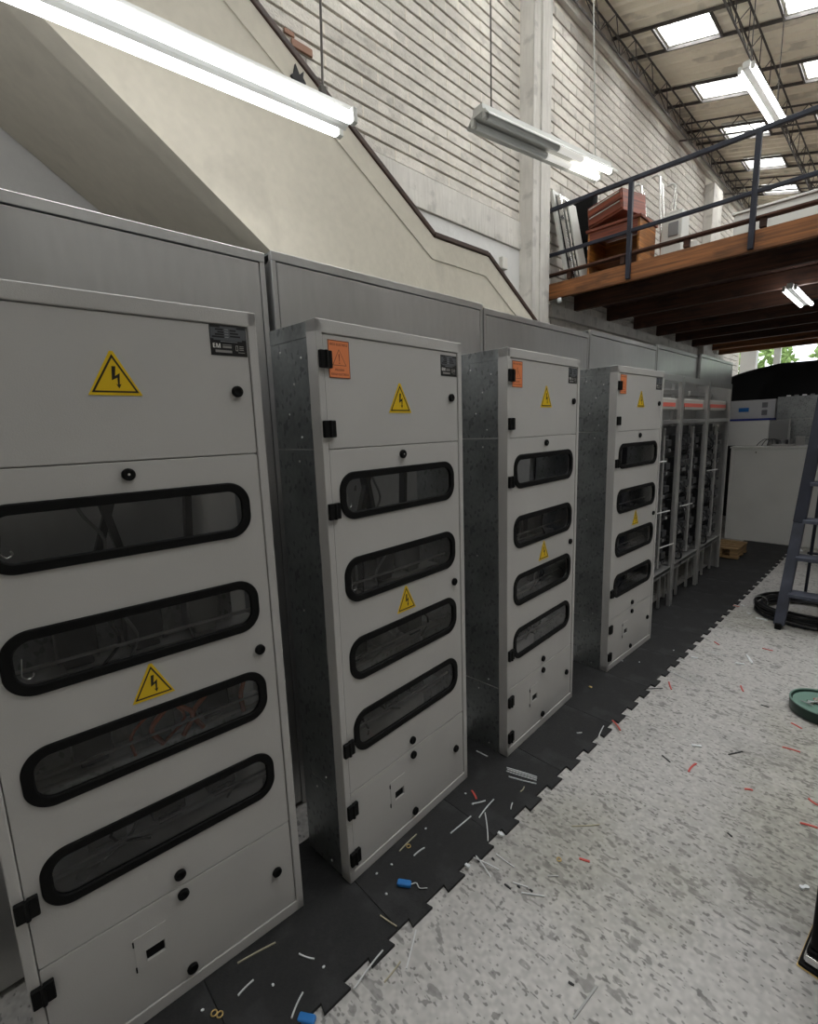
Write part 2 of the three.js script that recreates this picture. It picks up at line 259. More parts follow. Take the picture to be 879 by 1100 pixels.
// roof: corrugated sheets with framed daylight panels, one bay between two trusses
const LX = [-3.1, -1.8, -0.5, 0.8, 2.1, 3.4, 4.75], ZC = k => -7.55 + 1.57 * k;
{
  const roof = structGroup('ceiling');
  const wave = (x0, x1, z0, z1) => {
    // ribbed profile: broad ridge, short flank, narrow valley
    const P = 0.19, cuts = [z0], pos = [], idx = [], prof = z => { const f = ((z / P) % 1 + 1) % 1; return f < 0.45 ? 0.06 : f < 0.60 ? lerp(0.06, 0.002, (f - 0.45) / 0.15) : f < 0.85 ? 0.002 : lerp(0.002, 0.06, (f - 0.85) / 0.15); };
    for (let m = Math.floor(z0 / P); m * P < z1; m++) for (const f of [0, 0.45, 0.60, 0.85]) { const z = (m + f) * P; if (z > z0 + 1e-4 && z < z1 - 1e-4) cuts.push(z); }
    cuts.push(z1); const n = cuts.length - 1;
    for (const z of cuts) { const h = prof(z); for (const x of [x0, x1]) for (const t of [0, 0.012]) pos.push(x, roofY(x) + h + t, z); }
    for (let i = 0; i < n; i++) { const a = i * 4, b = a + 4; idx.push(a, b, a + 2, b, b + 2, a + 2, a + 1, a + 3, b + 1, b + 1, a + 3, b + 3); }
    const g = new THREE.BufferGeometry(); g.setAttribute('position', new THREE.Float32BufferAttribute(pos, 3)); g.setIndex(idx);
    const u = []; for (let i = 0; i < pos.length; i += 3) u.push(pos[i], pos[i + 2]); g.setAttribute('uv', new THREE.Float32BufferAttribute(u, 2));
    const f = g.toNonIndexed(); f.computeVertexNormals(); return f;
  };
  for (let b = 0; b < 6; b++) for (let k = -5; k <= 6; k++) {
    const x0 = b ? LX[b] : XW - 0.1, x1 = LX[b + 1] + 0.002, zc = ZC(k), z0 = zc - 0.785, z1 = zc + 0.785, xc = (LX[b] + LX[b + 1]) / 2, hw = 0.31, hz = 0.27;
    const lit = b < 4 && k <= 4;
    if (!lit) { obj('roof_sheet', wave(x0, x1, z0, z1), M.roof, roof, false); continue; }
    const s0 = xc - hw, s1 = xc + hw, q0 = zc - hz, q1 = zc + hz;
    obj('roof_sheet', wave(x0, x1, z0, q0), M.roof, roof, false);
    obj('roof_sheet', wave(x0, x1, q1, z1), M.roof, roof, false);
    obj('roof_sheet', wave(x0, s0, q0, q1), M.roof, roof, false);
    obj('roof_sheet', wave(s1, x1, q0, q1), M.roof, roof, false);
    // the light well and its translucent cover
    const tilt = g => g.rotateZ(-Math.atan(SLOPE)).translate(xc, roofY(xc), zc);
    const w = obj('skylight_well', tilt(join([bx(0.012, 0.2, 2 * hz, -hw, 0.1, 0), bx(0.012, 0.2, 2 * hz, hw, 0.1, 0), bx(2 * hw, 0.2, 0.012, 0, 0.1, -hz), bx(2 * hw, 0.2, 0.012, 0, 0.1, hz)])), M.fitting, roof);
    obj('skylight_window', tilt(bx(2 * hw, 0.012, 2 * hz, 0, 0.2, 0)), M.daylight, w);
    const n = V(SLOPE, 1, 0).normalize(), at = V(xc, roofY(xc), zc).addScaledVector(n, 0.175);
    areaLight(2 * hw - 0.04, 2 * hz - 0.04, DAY, SKYLIGHT, at, at.clone().addScaledVector(n, -1));
    for (const zz of [q0 - 0.01, q1 + 0.01]) obj('purlin', beamBetween(V(x0, roofY(x0) - 0.03, zz), V(x1, roofY(x1) - 0.03, zz), 0.022, 0.036), M.truss, roof);
    for (const xx of [s0 - 0.02, s1 + 0.02]) obj('skylight_trimmer', bx(0.024, 0.036, 2 * hz, xx, roofY(xx) - 0.028, zc), M.truss, roof);
  }
  // sheet over the strip left of the first truss is part of the first bay; beyond the rows the hall ends at its walls
}
for (const [i, x] of [[0, LX[0]], [1, LX[1]], [2, LX[2]]]) {
  const t = thing('roof_truss', ['dark steel lattice truss running along the top of the brick wall', 'dark steel lattice truss behind the high lit fluorescent fitting', 'dark steel lattice truss over the middle of the hall'][i], 'truss');
  const yt = roofY(x) - 0.06, yb = yt - 0.29, za = -4.4, zb = ZB + 0.05;
  for (const dx of [-0.07, 0.07]) obj('top_chord', bar(V(x + dx, yt, za), V(x + dx, yt, zb), 0.011), M.truss, t);
  obj('bottom_chord', bar(V(x, yb, za), V(x, yb, zb), 0.011), M.truss, t);
  let k = 0;
  for (let z = za; z > zb + 0.3; z -= 0.3, k++) for (const dx of [-0.07, 0.07])
    obj('web_bar', k % 2 ? bar(V(x, yb, z), V(x + dx, yt, z - 0.3), 0.006, 5) : bar(V(x + dx, yt, z), V(x, yb, z - 0.3), 0.006, 5), M.truss, t);
}
for (const z of [-9.95, -12.9]) {
  const t = thing('roof_truss', z > -11 ? 'dark steel cross truss spanning from the brick wall over the mezzanine' : 'farther dark steel cross truss between the two long trusses', 'truss');
  const P = (x, d) => V(x, roofY(x) - 0.08 - d, z);
  obj('top_chord', bar(P(-3.25, 0), P(0.8, 0), 0.014), M.truss, t); obj('bottom_chord', bar(P(-3.25, 0.25), P(0.8, 0.25), 0.014), M.truss, t);
  for (let i = 0, x = -3.25; x < 0.6; x += 0.22, i++) obj('web_bar', i % 2 ? bar(P(x, 0.25), P(x + 0.22, 0), 0.008, 5) : bar(P(x, 0), P(x + 0.22, 0.25), 0.008, 5), M.truss, t);
}

/* ------------------------------------------------ staircase along the wall */
{
  const XS = -2.3;
  const st = structGroup('trim_2');
  const prof = (pts, x0, x1) => { const s = new THREE.Shape(pts.map(([z, y]) => new THREE.Vector2(-z, y))); const g = new THREE.ExtrudeGeometry(s, { depth: x1 - x0, bevelEnabled: false }); return g.rotateY(Math.PI / 2).translate(x0, 0, 0); };
  // profile coordinates: (z, y); Extrude runs along +x after the turn
  const up = z => 2.981 + 0.596 * (z + 2.532), soff = z => 2.618 + 0.708 * (z + 1.372);
  const cap = [[1.2, up(1.2)], [-2.532, 2.981], [-3.12, 2.985], [-4.35, 2.985 - 1.23 * 0.583]];
  const low = [[-4.35, 0.6], [1.2, soff(1.2)]].map(([z]) => [z, Math.max(0, soff(z))]);
  obj('parapet', prof([...cap, [-4.35, soff(-4.35)], [1.2, soff(1.2)]], XS - 0.12, XS), M.plaster, st);
  obj('stair_slab', prof([[1.2, soff(1.2) + 0.22], [-4.35, soff(-4.35) + 0.22], [-4.35, soff(-4.35) + 0.012], [1.2, soff(1.2) + 0.012]], XW + 0.02, XS - 0.1), M.plaster, st);
  // drip edge under the parapet
  obj('drip_edge', prof([[1.2, soff(1.2) + 0.02], [-4.3, soff(-4.3) + 0.02], [-4.3, soff(-4.3) - 0.012], [1.2, soff(1.2) - 0.012]], XS - 0.125, XS + 0.002), M.plaster, st);
  // raised band below the handrail
  const band = cap.map(([z, y]) => [z, y - 0.005]), inner = [[-4.35, cap[3][1] - 0.13], [-3.085, 2.845], [-2.509, 2.845], [1.2, up(1.2) - 0.13]];
  obj('raised_band', prof([...band, ...inner], XS - 0.01, XS + 0.006), M.plaster, st);
  const hr = structGroup('trim_3');
  for (let i = 0; i < 3; i++) obj('handrail', beamBetween(V(XS - 0.06, cap[i][1] + 0.018, cap[i][0]), V(XS - 0.06, cap[i + 1][1] + 0.018, cap[i + 1][0]), 0.15, 0.035, 0.008), M.railWood, hr);
  for (let z = 1.0, i = 0; z > -2.2; z -= 0.28, i++) obj('step', bx(0.86, 0.17, 0.3, XS - 0.56, soff(z) + 0.27, z), M.plaster, st);
}

{
  const s = new THREE.Shape([[0, 0], [0.03, 0.012], [0.045, 0.05], [0.03, 0.07], [0.036, 0.10], [0.01, 0.075], [-0.01, 0.115], [-0.022, 0.07], [-0.04, 0.055], [-0.02, 0.03]].map(p => new THREE.Vector2(...p)));
  const m = obj('black_rag', new THREE.ExtrudeGeometry(s, { depth: 0.012, bevelEnabled: false }).rotateY(Math.PI / 2), M.tarp); m.position.set(-2.29, 3.42, -1.54); tag(m, 'small torn black rag stuck to the cream stair wall above the lamp', 'rag');
}

/* ------------------------------------------------ mezzanine */
const ZM = -5.59, ZE = -13.75, DY = 3.41;
{
  const mz = structGroup('trim_4');
  obj('edge_beam', rb(5.6, 0.175, 0.06, 0.006, -0.5, 3.325, ZM), M.beam, mz);
  const plankGeo = metreUV(bx(0.192, 0.028, ZM - ZE - 0.05));
  for (let x = XW + 0.11, i = 0; x < 2.2; x += 0.2, i++) { const m = shade(new THREE.Mesh(plankGeo, M.joist)); m.name = 'deck_board'; m.position.set(x, DY + 0.016, (ZM + ZE) / 2 - 0.04); mz.add(m); }
  const jg = metreUV(rb(5.5, 0.185, 0.07, 0.005));
  for (let i = 0; i < 8; i++) { const m = shade(new THREE.Mesh(jg, i > 5 ? M.beam : M.joist)); m.name = 'joist'; m.position.set(-0.5, 3.31, -6.33 - 1.0 * i); mz.add(m); }
  for (let x = -2.95; x < 2.2; x += 0.62) obj('spacer_block', bx(0.05, 0.075, 0.05, x, 3.4675, ZM - 0.01), M.joist, mz);
  obj('toe_board', rb(5.6, 0.022, 0.09, 0.004, -0.5, 3.516, ZM - 0.01), M.joist, mz);
  obj('far_wall_plate', bx(0.06, 0.14, 8, XW + 0.04, 3.145, -9.7), M.concrete, mz);
}
{
  const r = thing('mezzanine_railing', 'blue black welded steel railing along the mezzanine edge', 'railing', [0, 0, ZM + 0.052]);
  for (const x of [-2.25, -1.16, -0.07, 1.02]) { const p = obj('post', rb(0.045, 0.97, 0.045, 0.004, x, 3.735, 0), M.rail, r); }
  obj('top_rail', rb(5.2, 0.042, 0.042, 0.006, -0.62, 4.215, 0.001), M.rail, r);
  obj('mid_rail', rb(5.2, 0.036, 0.036, 0.005, -0.62, 3.722, 0.001), M.rail, r);
}

/* ------------------------------------------------ fluorescent fittings */
function fitting(a, b, label, o = {}) {
  const A = V(...a), B = V(...b), L = A.distanceTo(B), c = A.clone().add(B).multiplyScalar(0.5);
  const t = thing('fluorescent_light', label, 'light', [c.x, c.y, c.z]);
  t.rotation.order = 'YXZ'; t.rotation.y = Math.atan2(B.x - A.x, B.z - A.z);
  t.rotation.x = -Math.asin((B.y - A.y) / L);
  const h = L / 2;                                   // local +z runs from a to b
  const W = o.width || 0.2;
  const lit = !o.weak, s = new THREE.Shape(lit ? [[-0.026, 0.0], [-0.03, 0.05], [-0.024, 0.064], [0.024, 0.064], [0.03, 0.05], [0.026, 0.0], [0.015, 0.008], [-0.015, 0.008]].map(p => new THREE.Vector2(...p)) : [[-W / 2, -0.012], [-W / 2 + 0.004, 0.0], [-0.045, 0.045], [-0.04, 0.075], [0.04, 0.075], [0.045, 0.045], [W / 2 - 0.004, 0.0], [W / 2, -0.012], [0.05, 0.028], [-0.05, 0.028]].map(p => new THREE.Vector2(...p)));
  obj('reflector', new THREE.ExtrudeGeometry(s, { depth: L, bevelEnabled: false }).translate(0, 0, -h), M.fitting, t);
  const tx = lit ? 0.052 : W * 0.26;
  for (const e of [-1, 1]) for (const x of [-tx, tx]) obj('lamp_holder', rb(0.03, 0.055, 0.022, 0.004, x, 0.012, e * (h - 0.012)), M.fitting, t);
  for (const x of [-tx, tx]) {
    const cyl = (z0, z1) => new THREE.CylinderGeometry(0.02, 0.02, z1 - z0, 12).rotateX(Math.PI / 2).translate(x, 0.002, (z0 + z1) / 2);
    if (o.weak) {
      const f = obj('tube', cyl(-h + 0.03, h * 0.05), M.tubeOff, t);
      obj('tube_glow', cyl(h * 0.05, h * 0.45), M.tubeFaint, f); obj('tube_glow', cyl(h * 0.45, h - 0.03), M.tubeWeak, f);
    } else obj('tube', cyl(-h + 0.03, h - 0.03), M.tubeLit, t);
  }
  if (o.cord) for (const [z, top, dx, dz, m] of o.cord) {
    obj('clip', rb(0.02, 0.03, 0.025, 0.003, 0, 0.088, z), M.cord, t);
    obj('suspension_cord', bar(V(0, 0.08, z), V(dx, top - c.y, z + dz), 0.005, 5), m || M.cord, t);
  }
  // each tube's light, thrown down and up and out past the spine
  const strip = (x, y, z, len, dx, dy, k) => { const l = new THREE.RectAreaLight(COOL, (o.power || 1) * TUBE * k, 0.04, len); l.position.set(x, y, z); l.up.set(0, 0, 1); t.add(l); l.lookAt(t.localToWorld(V(x + dx, y + dy, z))); l.castShadow = true; };
  t.updateMatrixWorld(true);
  for (const e of [-1, 1]) {
    if (o.weak) { strip(e * tx, -0.021, h * 0.72, h * 0.46, 0, -1, 0.25); continue; }
    strip(e * tx, -0.021, 0, L - 0.08, 0, -1, 1);
    strip(e * (tx + 0.018), 0.014, 0, L - 0.08, e * 0.8, 0.6, 1);
  }
  return t;
}
fitting([-1.66, 2.925, -1.345], [-1.855, 2.925, 1.05], 'bright twin tube fluorescent fitting hanging in front of the cream stair wall', { cord: [[-1.09, 6.3, 0.05, -0.1], [1.09, 6.3, 0, 0.1]] });
fitting([-2.03, 3.60, -2.66], [-1.80, 3.60, -3.95], 'mostly dark twin tube fitting with only its far ends glowing, before the white brick column', { weak: true, cord: [[-0.54, 6.3, -0.1, -0.1], [0.52, 6.3, 0.2, 0.1, M.cordPale]] });
fitting([-1.36, 4.9, -5.80], [-1.31, 4.9, -7.06], 'bright twin tube fluorescent fitting high above the mezzanine railing', { cord: [[-0.5, 6.2, 0, 0], [0.5, 6.2, 0, 0]] });
fitting([-1.07, 3.135, -7.0], [-1.06, 3.135, -8.2], 'short bright twin tube fitting fixed under the dark mezzanine joists', { width: 0.16, power: 1.0 });

/* ------------------------------------------------ stickers and nameplates (flat print) */
function canvasTex(w, h, draw) { const c = document.createElement('canvas'); c.width = w; c.height = h; draw(c.getContext('2d'), w, h); const t = new THREE.CanvasTexture(c); t.colorSpace = THREE.SRGBColorSpace; t.magFilter = THREE.LinearFilter; return t; }
const triTex = canvasTex(256, 228, (g, w, h) => {
  g.fillStyle = '#d9b400'; g.fillRect(0, 0, w, h);
  g.strokeStyle = '#1a1008'; g.lineWidth = 9; g.lineJoin = 'miter'; g.beginPath(); g.moveTo(128, 26); g.lineTo(231, 209); g.lineTo(25, 209); g.closePath(); g.stroke();
  g.fillStyle = '#120c06'; g.beginPath(); g.moveTo(122, 78); g.lineTo(140, 78); g.lineTo(133, 128); g.lineTo(156, 112); g.lineTo(150, 172); g.lineTo(158, 168); g.lineTo(146, 192); g.lineTo(134, 168); g.lineTo(142, 172); g.lineTo(143, 136); g.lineTo(116, 150); g.closePath(); g.fill();
});
const orangeTex = canvasTex(192, 256, (g, w, h) => {
  g.fillStyle = '#e08350'; g.fillRect(0, 0, w, h);
  g.strokeStyle = '#5a2a18'; g.lineWidth = 5; g.strokeRect(3, 3, w - 6, h - 6);
  g.fillStyle = '#6d2f17'; g.font = 'bold 22px sans-serif'; g.textAlign = 'center'; g.fillText('ARCO ELECTRICO', w / 2, 36, 164);
  g.lineWidth = 3; g.beginPath(); g.moveTo(96, 62); g.lineTo(156, 168); g.lineTo(36, 168); g.closePath(); g.stroke();
  g.beginPath(); g.moveTo(91, 92); g.lineTo(101, 92); g.lineTo(98, 142); g.lineTo(94, 142); g.closePath(); g.fill(); g.fillRect(92, 149, 8, 8);
  g.font = 'bold 20px sans-serif'; g.fillText('PELIGRO', w / 2, 206, 108); g.fillText('RIESGO ELECTRICO', w / 2, 236, 160);
});
const plateTex = canvasTex(256, 188, (g, w, h) => {
  g.fillStyle = '#0d0d0e'; g.fillRect(0, 0, w, h);
  g.fillStyle = '#54565a'; g.fillRect(4, 6, w - 8, 88);
  g.fillStyle = '#0c0c0d';
  for (const [x, y, l] of [[6, 6, 66], [40, 22, 54], [54, 38, 44], [36, 53, 62], [14, 68, 84], [140, 24, 44], [140, 42, 60], [140, 60, 72], [4, 86, 20], [190, 8, 60], [224, 84, 28]]) g.fillRect(x, y, l, 10);
  g.fillStyle = '#8d8f92'; for (let i = 0; i < 4; i++) g.fillRect(104, 22 + i * 16, 26, 5); g.fillRect(70, 98, 120, 4);
  g.fillStyle = '#eceae4'; g.font = 'bold 40px sans-serif'; g.textAlign = 'left'; g.fillText('EM', 12, 142);
  g.fillStyle = '#8f8c88'; g.fillRect(82, 118, 64, 5); g.fillRect(82, 128, 64, 12); g.fillRect(30, 154, 116, 16);
  g.strokeStyle = '#c8c6c0'; g.lineWidth = 3; g.strokeRect(176, 122, 14, 30); g.fillStyle = '#9a9894'; for (let i = 0; i < 3; i++) g.fillRect(200, 122 + i * 11, 32, 5); g.fillRect(190, 162, 48, 4);
});
const S = { tri: std({ name: 'yellow warning print', map: triTex, roughness: 0.45 }), orange: std({ name: 'orange label print', map: orangeTex, roughness: 0.5 }), plate: std({ name: 'black nameplate print', map: plateTex, roughness: 0.4 }) };
function triGeo(w, h) { const s = new THREE.Shape([[-w / 2, 0], [w / 2, 0], [0.004, h], [-0.004, h]].map(p => new THREE.Vector2(...p))); const g = new THREE.ExtrudeGeometry(s, { depth: 0.0015, bevelEnabled: false }); const p = g.attributes.position, u = new Float32Array(p.count * 2); for (let i = 0; i < p.count; i++) { u[2 * i] = clamp(p.getX(i) / w + 0.5, 0.002, 0.998); u[2 * i + 1] = clamp(p.getY(i) / h, 0.002, 0.998); } g.setAttribute('uv', new THREE.BufferAttribute(u, 2)); return g; }

/* ------------------------------------------------ white fronted meter cabinets */
const CW = 0.769, CH = 2.10, FT = 0.053, CD = 0.274;
function meterCabinet(place, label, o) {
  // local axes: x along the front, y up, z out of the front; origin at the foot of the front's left corner
  const [px, pz, a] = place;
  const t = thing('meter_cabinet', label, 'cabinet', [px, 0.0125, pz], Math.PI / 2 - a, 'white fronted meter cabinets in the front row');
  t.scale.y = (CH - 0.0125) / CH;
  const W = CW, H = CH;
  // front frame, four folded bars
  const f = 0.026;
  const fr = obj('front_frame', [rb(f, H, FT, 0.004, f / 2, H / 2, -FT / 2), rb(W - 0.741, H, FT, 0.004, (W + 0.741) / 2, H / 2, -FT / 2), rb(W, 0.044, FT, 0.004, W / 2, H - 0.022, -FT / 2), rb(W, 0.042, FT, 0.004, W / 2, 0.021, -FT / 2), bx(W - 0.02, 0.03, 0.012, W / 2, 1.68, -0.036), bx(W - 0.02, 0.03, 0.012, W / 2, 0.375, -0.036)], M.paint, t);
  // zinc body: three panels a side, back, top, foot
  const x0 = 0.006, x1 = W - 0.006, zb = -CD, zf = -FT, D = zf - zb, zc = (zf + zb) / 2;
  for (const [s, x] of [[-1, x0 + 0.001], [1, x1 - 0.001]]) for (const [y0, y1] of [[0.0, 0.372], [0.376, 1.682], [1.686, 2.048]]) {
    const p = obj('side_panel', rb(0.004, y1 - y0, D, 0.0015, x, (y0 + y1) / 2, zc), M.galv, t);
    const ys = y1 - y0 > 1 ? [y0 + 0.03, (y0 + y1) / 2 + 0.05, y1 - 0.04] : y0 > 1 ? [y0 + 0.04, y0 + 0.12, y0 + 0.22, y1 - 0.03, y1 - 0.06] : [y0 + 0.03, y1 - 0.04];
    ys.forEach((y, i) => obj('rivet', new THREE.CylinderGeometry(0.0035, 0.004, 0.003, 8).rotateZ(Math.PI / 2).translate(x + s * 0.003, y, zc + [0.045, -0.02, 0.02, -0.05, 0.07][i % 5]), M.rivet, p));
  }
  obj('top_panel', [rb(x1 - x0, 0.05, 0.004, 0.001, W / 2, H - 0.027, zb + 0.002), rb(0.004, 0.05, D, 0.001, x0, H - 0.027, zc), rb(0.004, 0.05, D, 0.001, x1, H - 0.027, zc), rb(x1 - x0, 0.004, D, 0.001, W / 2, H - 0.003, zc)], M.galv, t);
for (const y of [0.06, 0.72, 1.36, 2.02]) obj('back_rail', bx(x1 - x0 - 0.006, 0.05, 0.012, W / 2, y, zb + 0.008), M.galv, t);
  obj('base_panel', bx(x1 - x0 - 0.006, 0.003, D - 0.006, W / 2, 0.02, zc), M.galv, t);
  // doors, set 2 mm behind the frame's face with a gap all round
  const dl = 0.0295, dr = 0.7375, th = 0.02, dz = -0.0225;
  const plainDoor = (y0, y1, holes) => {
    const s = roundRect(new THREE.Shape(), dl, y0, dr, y1, 0.004);
    for (const h of holes || []) s.holes.push(roundRect(new THREE.Path(), ...h));
    return new THREE.ExtrudeGeometry(s, { depth: th - 0.003, bevelEnabled: true, bevelSize: 0.0015, bevelThickness: 0.0015, bevelSegments: 1, curveSegments: 8 }).translate(0, 0, dz);
  };
  const face = dz + th - 0.0015;
  const knob = (parent, x, y, pin) => {
    const k = obj('lock', new THREE.LatheGeometry([[0, -0.004], [0.0165, -0.004], [0.0165, 0.004], [0.014, 0.0065], [0.008, 0.0068], [0.0075, 0.004], [0, 0.004]].map(p => new THREE.Vector2(...p)), 18).rotateX(Math.PI / 2).translate(x, y, face + 0.004), M.black, parent);
    if (pin) obj('key_pin', new THREE.CylinderGeometry(0.0032, 0.0032, 0.006, 8).rotateX(Math.PI / 2).translate(x, y, face + 0.008), M.chrome, k);
  };
  const hinge = (parent, y) => obj('hinge', [rb(0.024, 0.056, 0.014, 0.003, 0.0165, y, 0.006), rb(0.024, 0.056, 0.014, 0.003, 0.0425, y, 0.004), new THREE.CylinderGeometry(0.006, 0.006, 0.056, 8).translate(0.0295, y, 0.011)], M.black, parent);
  const sticker = (parent, name, x, y, w, h, mat, lab) => { const m = obj(name, new THREE.BoxGeometry(w, h, 0.0012).translate(x, y, face + 0.0008), mat, parent, false); m.userData.label = lab; };
  const up = obj('upper_door', plainDoor(1.685, 2.0525), M.paint, t);
  knob(up, 0.694, 1.868); hinge(up, 1.974); hinge(up, 1.75);
  if (o.orange) sticker(up, 'warning_label', 0.0925, o.orange, 0.09, 0.122, S.orange, 'orange danger label');
  sticker(up, 'nameplate', 0.6825, o.plate, 0.106, 0.084, S.plate, 'black printed nameplate');
  const tr = obj('warning_triangle', triGeo(0.122, 0.11).translate(0.379, o.tri, face), S.tri, up, false); tr.userData.label = 'yellow high voltage triangle';
  // window door
  const wins = [1.515, 1.206, 0.899, 0.605], hw = [0.078, 0.715 - 0.025];
  const md = obj('window_door', plainDoor(0.379, 1.679, wins.map(y => [0.075, y - 0.072, 0.689, y + 0.072, 0.055])), M.paint, t);
  knob(md, 0.382, 1.647, true); knob(md, 0.691, 1.048); knob(md, 0.379, 0.417); hinge(md, 1.472); hinge(md, 0.572);
  const t2 = obj('warning_triangle', triGeo(0.11, 0.104).translate(0.374, 1.009, face), S.tri, md, false); t2.userData.label = 'yellow high voltage triangle';
  wins.forEach((y, i) => {
    const outer = roundRect(new THREE.Shape(), 0.066, y - 0.081, 0.698, y + 0.081, 0.062);
    outer.holes.push(roundRect(new THREE.Path(), 0.085, y - 0.062, 0.679, y + 0.062, 0.045));
    const g = obj('window_gasket', new THREE.ExtrudeGeometry(outer, { depth: 0.006, bevelEnabled: true, bevelSize: 0.004, bevelThickness: 0.004, bevelSegments: 2, curveSegments: 10 }).translate(0, 0, face - 0.004), M.gasket, md);
    const pane = roundRect(new THREE.Shape(), 0.079, y - 0.068, 0.685, y + 0.068, 0.052);
    obj('window_pane', new THREE.ShapeGeometry(pane, 8).translate(0, 0, face - 0.003), M.smoke, g);
    if (i < 2) obj('latch_hook', tube([V(0.105, y + 0.012, 0), V(0.102, y - 0.012, 0.004), V(0.100, y - 0.030, 0.002), V(0.112, y - 0.044, 0), V(0.124, y - 0.036, 0), V(0.120, y - 0.028, 0)], 0.0022, 14, 5).translate(0, 0, face - 0.012), M.chrome, g);
  });
  // lower door with the breaker flap
  const ld = obj('lower_door', plainDoor(0.0445, 0.373, [[0.263, 0.198, 0.316, 0.236, 0.001]]), M.paint, t);
  knob(ld, 0.381, 0.346); knob(ld, 0.679, 0.21); knob(ld, 0.380, 0.070); hinge(ld, 0.31); hinge(ld, 0.106);
  const fl = obj('breaker_flap', [bx(0.0875, 0.058, 0.002, 0.2805, 0.265, face + 0.001), bx(0.0875, 0.022, 0.002, 0.2805, 0.187, face + 0.001), bx(0.026, 0.038, 0.002, 0.250, 0.217, face + 0.001), bx(0.008, 0.038, 0.002, 0.3203, 0.217, face + 0.001)], M.paint, ld);
  obj('breaker', rb(0.048, 0.034, 0.018, 0.002, 0.2895, 0.217, face - 0.012), M.black, fl);
  for (const y of [0.278, 0.190]) obj('flap_hinge', rb(0.004, 0.018, 0.004, 0.001, 0.2355, y, face + 0.001), M.black, fl);
  // what shows behind the windows: shelves, meters, cables
  const ins = obj('mounting_plate', bx(W - 0.16, 0.92, 0.003, W / 2, 0.90, zb + 0.055), M.galv, t);
  for (const [x, w, k] of [[0.30, 0.025, 0.1], [0.375, 0.04, -0.06], [0.56, 0.03, 0.02]]) obj('upper_strap', beamBetween(V(x, 1.38, zb + 0.09), V(x + k, 1.68, zb + 0.09), w, 0.02), M.device, t);
  wins.forEach((y, i) => {
    if (i) obj('shelf', bx(W - 0.05, 0.012, 0.08, W / 2, y - 0.11, zb + 0.1), M.sheet, ins);
    const n = i ? 3 : 0;
    for (let k = 0; k < n; k++) {
      const mx = 0.14 + (k + 0.5) * (0.52 / n);
      obj('meter', [rb(0.10, 0.13, 0.07, 0.006, mx, y - 0.02, zb + 0.095), rb(0.07, 0.03, 0.075, 0.004, mx, y - 0.085, zb + 0.095)], (k + i) % 3 ? M.device : M.deviceGrey, ins);
    }
    for (let k = 0; k < (i ? 3 : 1); k++) { const x = rr(0.12, 0.6); obj('cable', tube([V(x, y + 0.13, zb + 0.15), V(x + rr(-0.03, 0.03), y + 0.04, zb + rr(0.15, 0.17)), V(x + rr(-0.08, 0.08), y - 0.05, zb + 0.15), V(x + rr(-0.1, 0.1), y - 0.12, zb + 0.14)], 0.005, 12, 5), o.cables && i === 2 ? M.copper : k % 2 ? M.wire : M.deviceGrey, ins); }
    if (i > 0) obj('cross_bar', bx(W - 0.08, 0.008, 0.006, W / 2, y - 0.045, zb + 0.19), M.sheet, ins);
  });
  if (o.cables) for (const [x, s] of [[0.40, 1], [0.46, -1], [0.52, 1], [0.655, 0.3]]) obj('cable', tube([V(x, 0.99, zb + 0.17), V(x + 0.02 * s, 0.93, zb + 0.185), V(x - 0.03 * s, 0.87, zb + 0.185), V(x, 0.80, zb + 0.17)], 0.008, 12, 6), M.copper, ins);
  return t;
}
meterCabinet([-1.4406, 0.0303, 0.0577], 'widest showing white fronted meter cabinet with bright orange cables behind its third window', { orange: 0, plate: 2.012, tri: 1.851, cables: true });
meterCabinet([-1.3375, -0.9080, -0.0513], 'white meter cabinet with orange label, beside the one showing orange cables', { orange: 1.978, plate: 1.999, tri: 1.804 });
meterCabinet([-1.3165, -1.9327, -0.0371], 'white meter cabinet with orange label, second from the open dark racks', { orange: 1.983, plate: 2.008, tri: 1.831 });
meterCabinet([-1.3181, -3.1525, 0.0307], 'white fronted meter cabinet with orange label, next to the open dark racks', { orange: 1.985, plate: 2.01, tri: 1.84 });

/* ------------------------------------------------ tall zinc cabinets of the back row */
{
  const ends = [0.33, -1.045, -2.45, -3.848, -5.34, -6.69, -8.2];
  const where = ['beside the bright hanging fitting, above the cabinet with orange cables', 'below the stair landing, behind the second white cabinet', 'behind the third white cabinet', 'behind the white cabinet next to the racks', 'above the open dark racks, first past the white cabinets', 'at the far end of its row'];
  const top = [2.447, 2.462, 2.447, 2.480, 2.505, 2.52];
  for (let i = 0; i < 6; i++) {
    const z0 = ends[i] - 0.012, z1 = ends[i + 1] + 0.012, L = z0 - z1, H = top[i], xf = -1.844 + (i === 5 ? 0.03 : i === 1 ? 0.008 : 0), D = 0.36;
    const t = thing('tall_zinc_cabinet', 'tall plain zinc sheet cabinet ' + where[i], 'cabinet', [xf, 0, (z0 + z1) / 2], 0, 'tall zinc cabinets of the back row');
    obj('front_panel', rb(0.012, H - 0.06, L - 0.05, 0.003, -0.008, (H - 0.06) / 2 + 0.02, 0), M.sheet, t);
    for (const s of [-1, 1]) { obj('corner_post', rb(0.03, H - 0.035, 0.022, 0.003, -0.015, (H - 0.035) / 2, s * (L / 2 - 0.011)), M.sheet, t); obj('side_panel', bx(D - 0.03, H - 0.04, 0.01, -D / 2 - 0.014, (H - 0.04) / 2, s * (L / 2 - 0.008)), M.sheet, t); }
    obj('top_flange', rb(0.022, 0.036, L, 0.003, -0.009, H - 0.018, 0), M.sheet, t);
    obj('top_panel', rb(D - 0.02, 0.01, L - 0.004, 0.002, -D / 2 - 0.008, H - 0.007, 0), M.galv, t);
    obj('back_panel', bx(0.01, H - 0.04, L - 0.03, -D + 0.01, (H - 0.04) / 2, 0), M.sheet, t);
  }
}

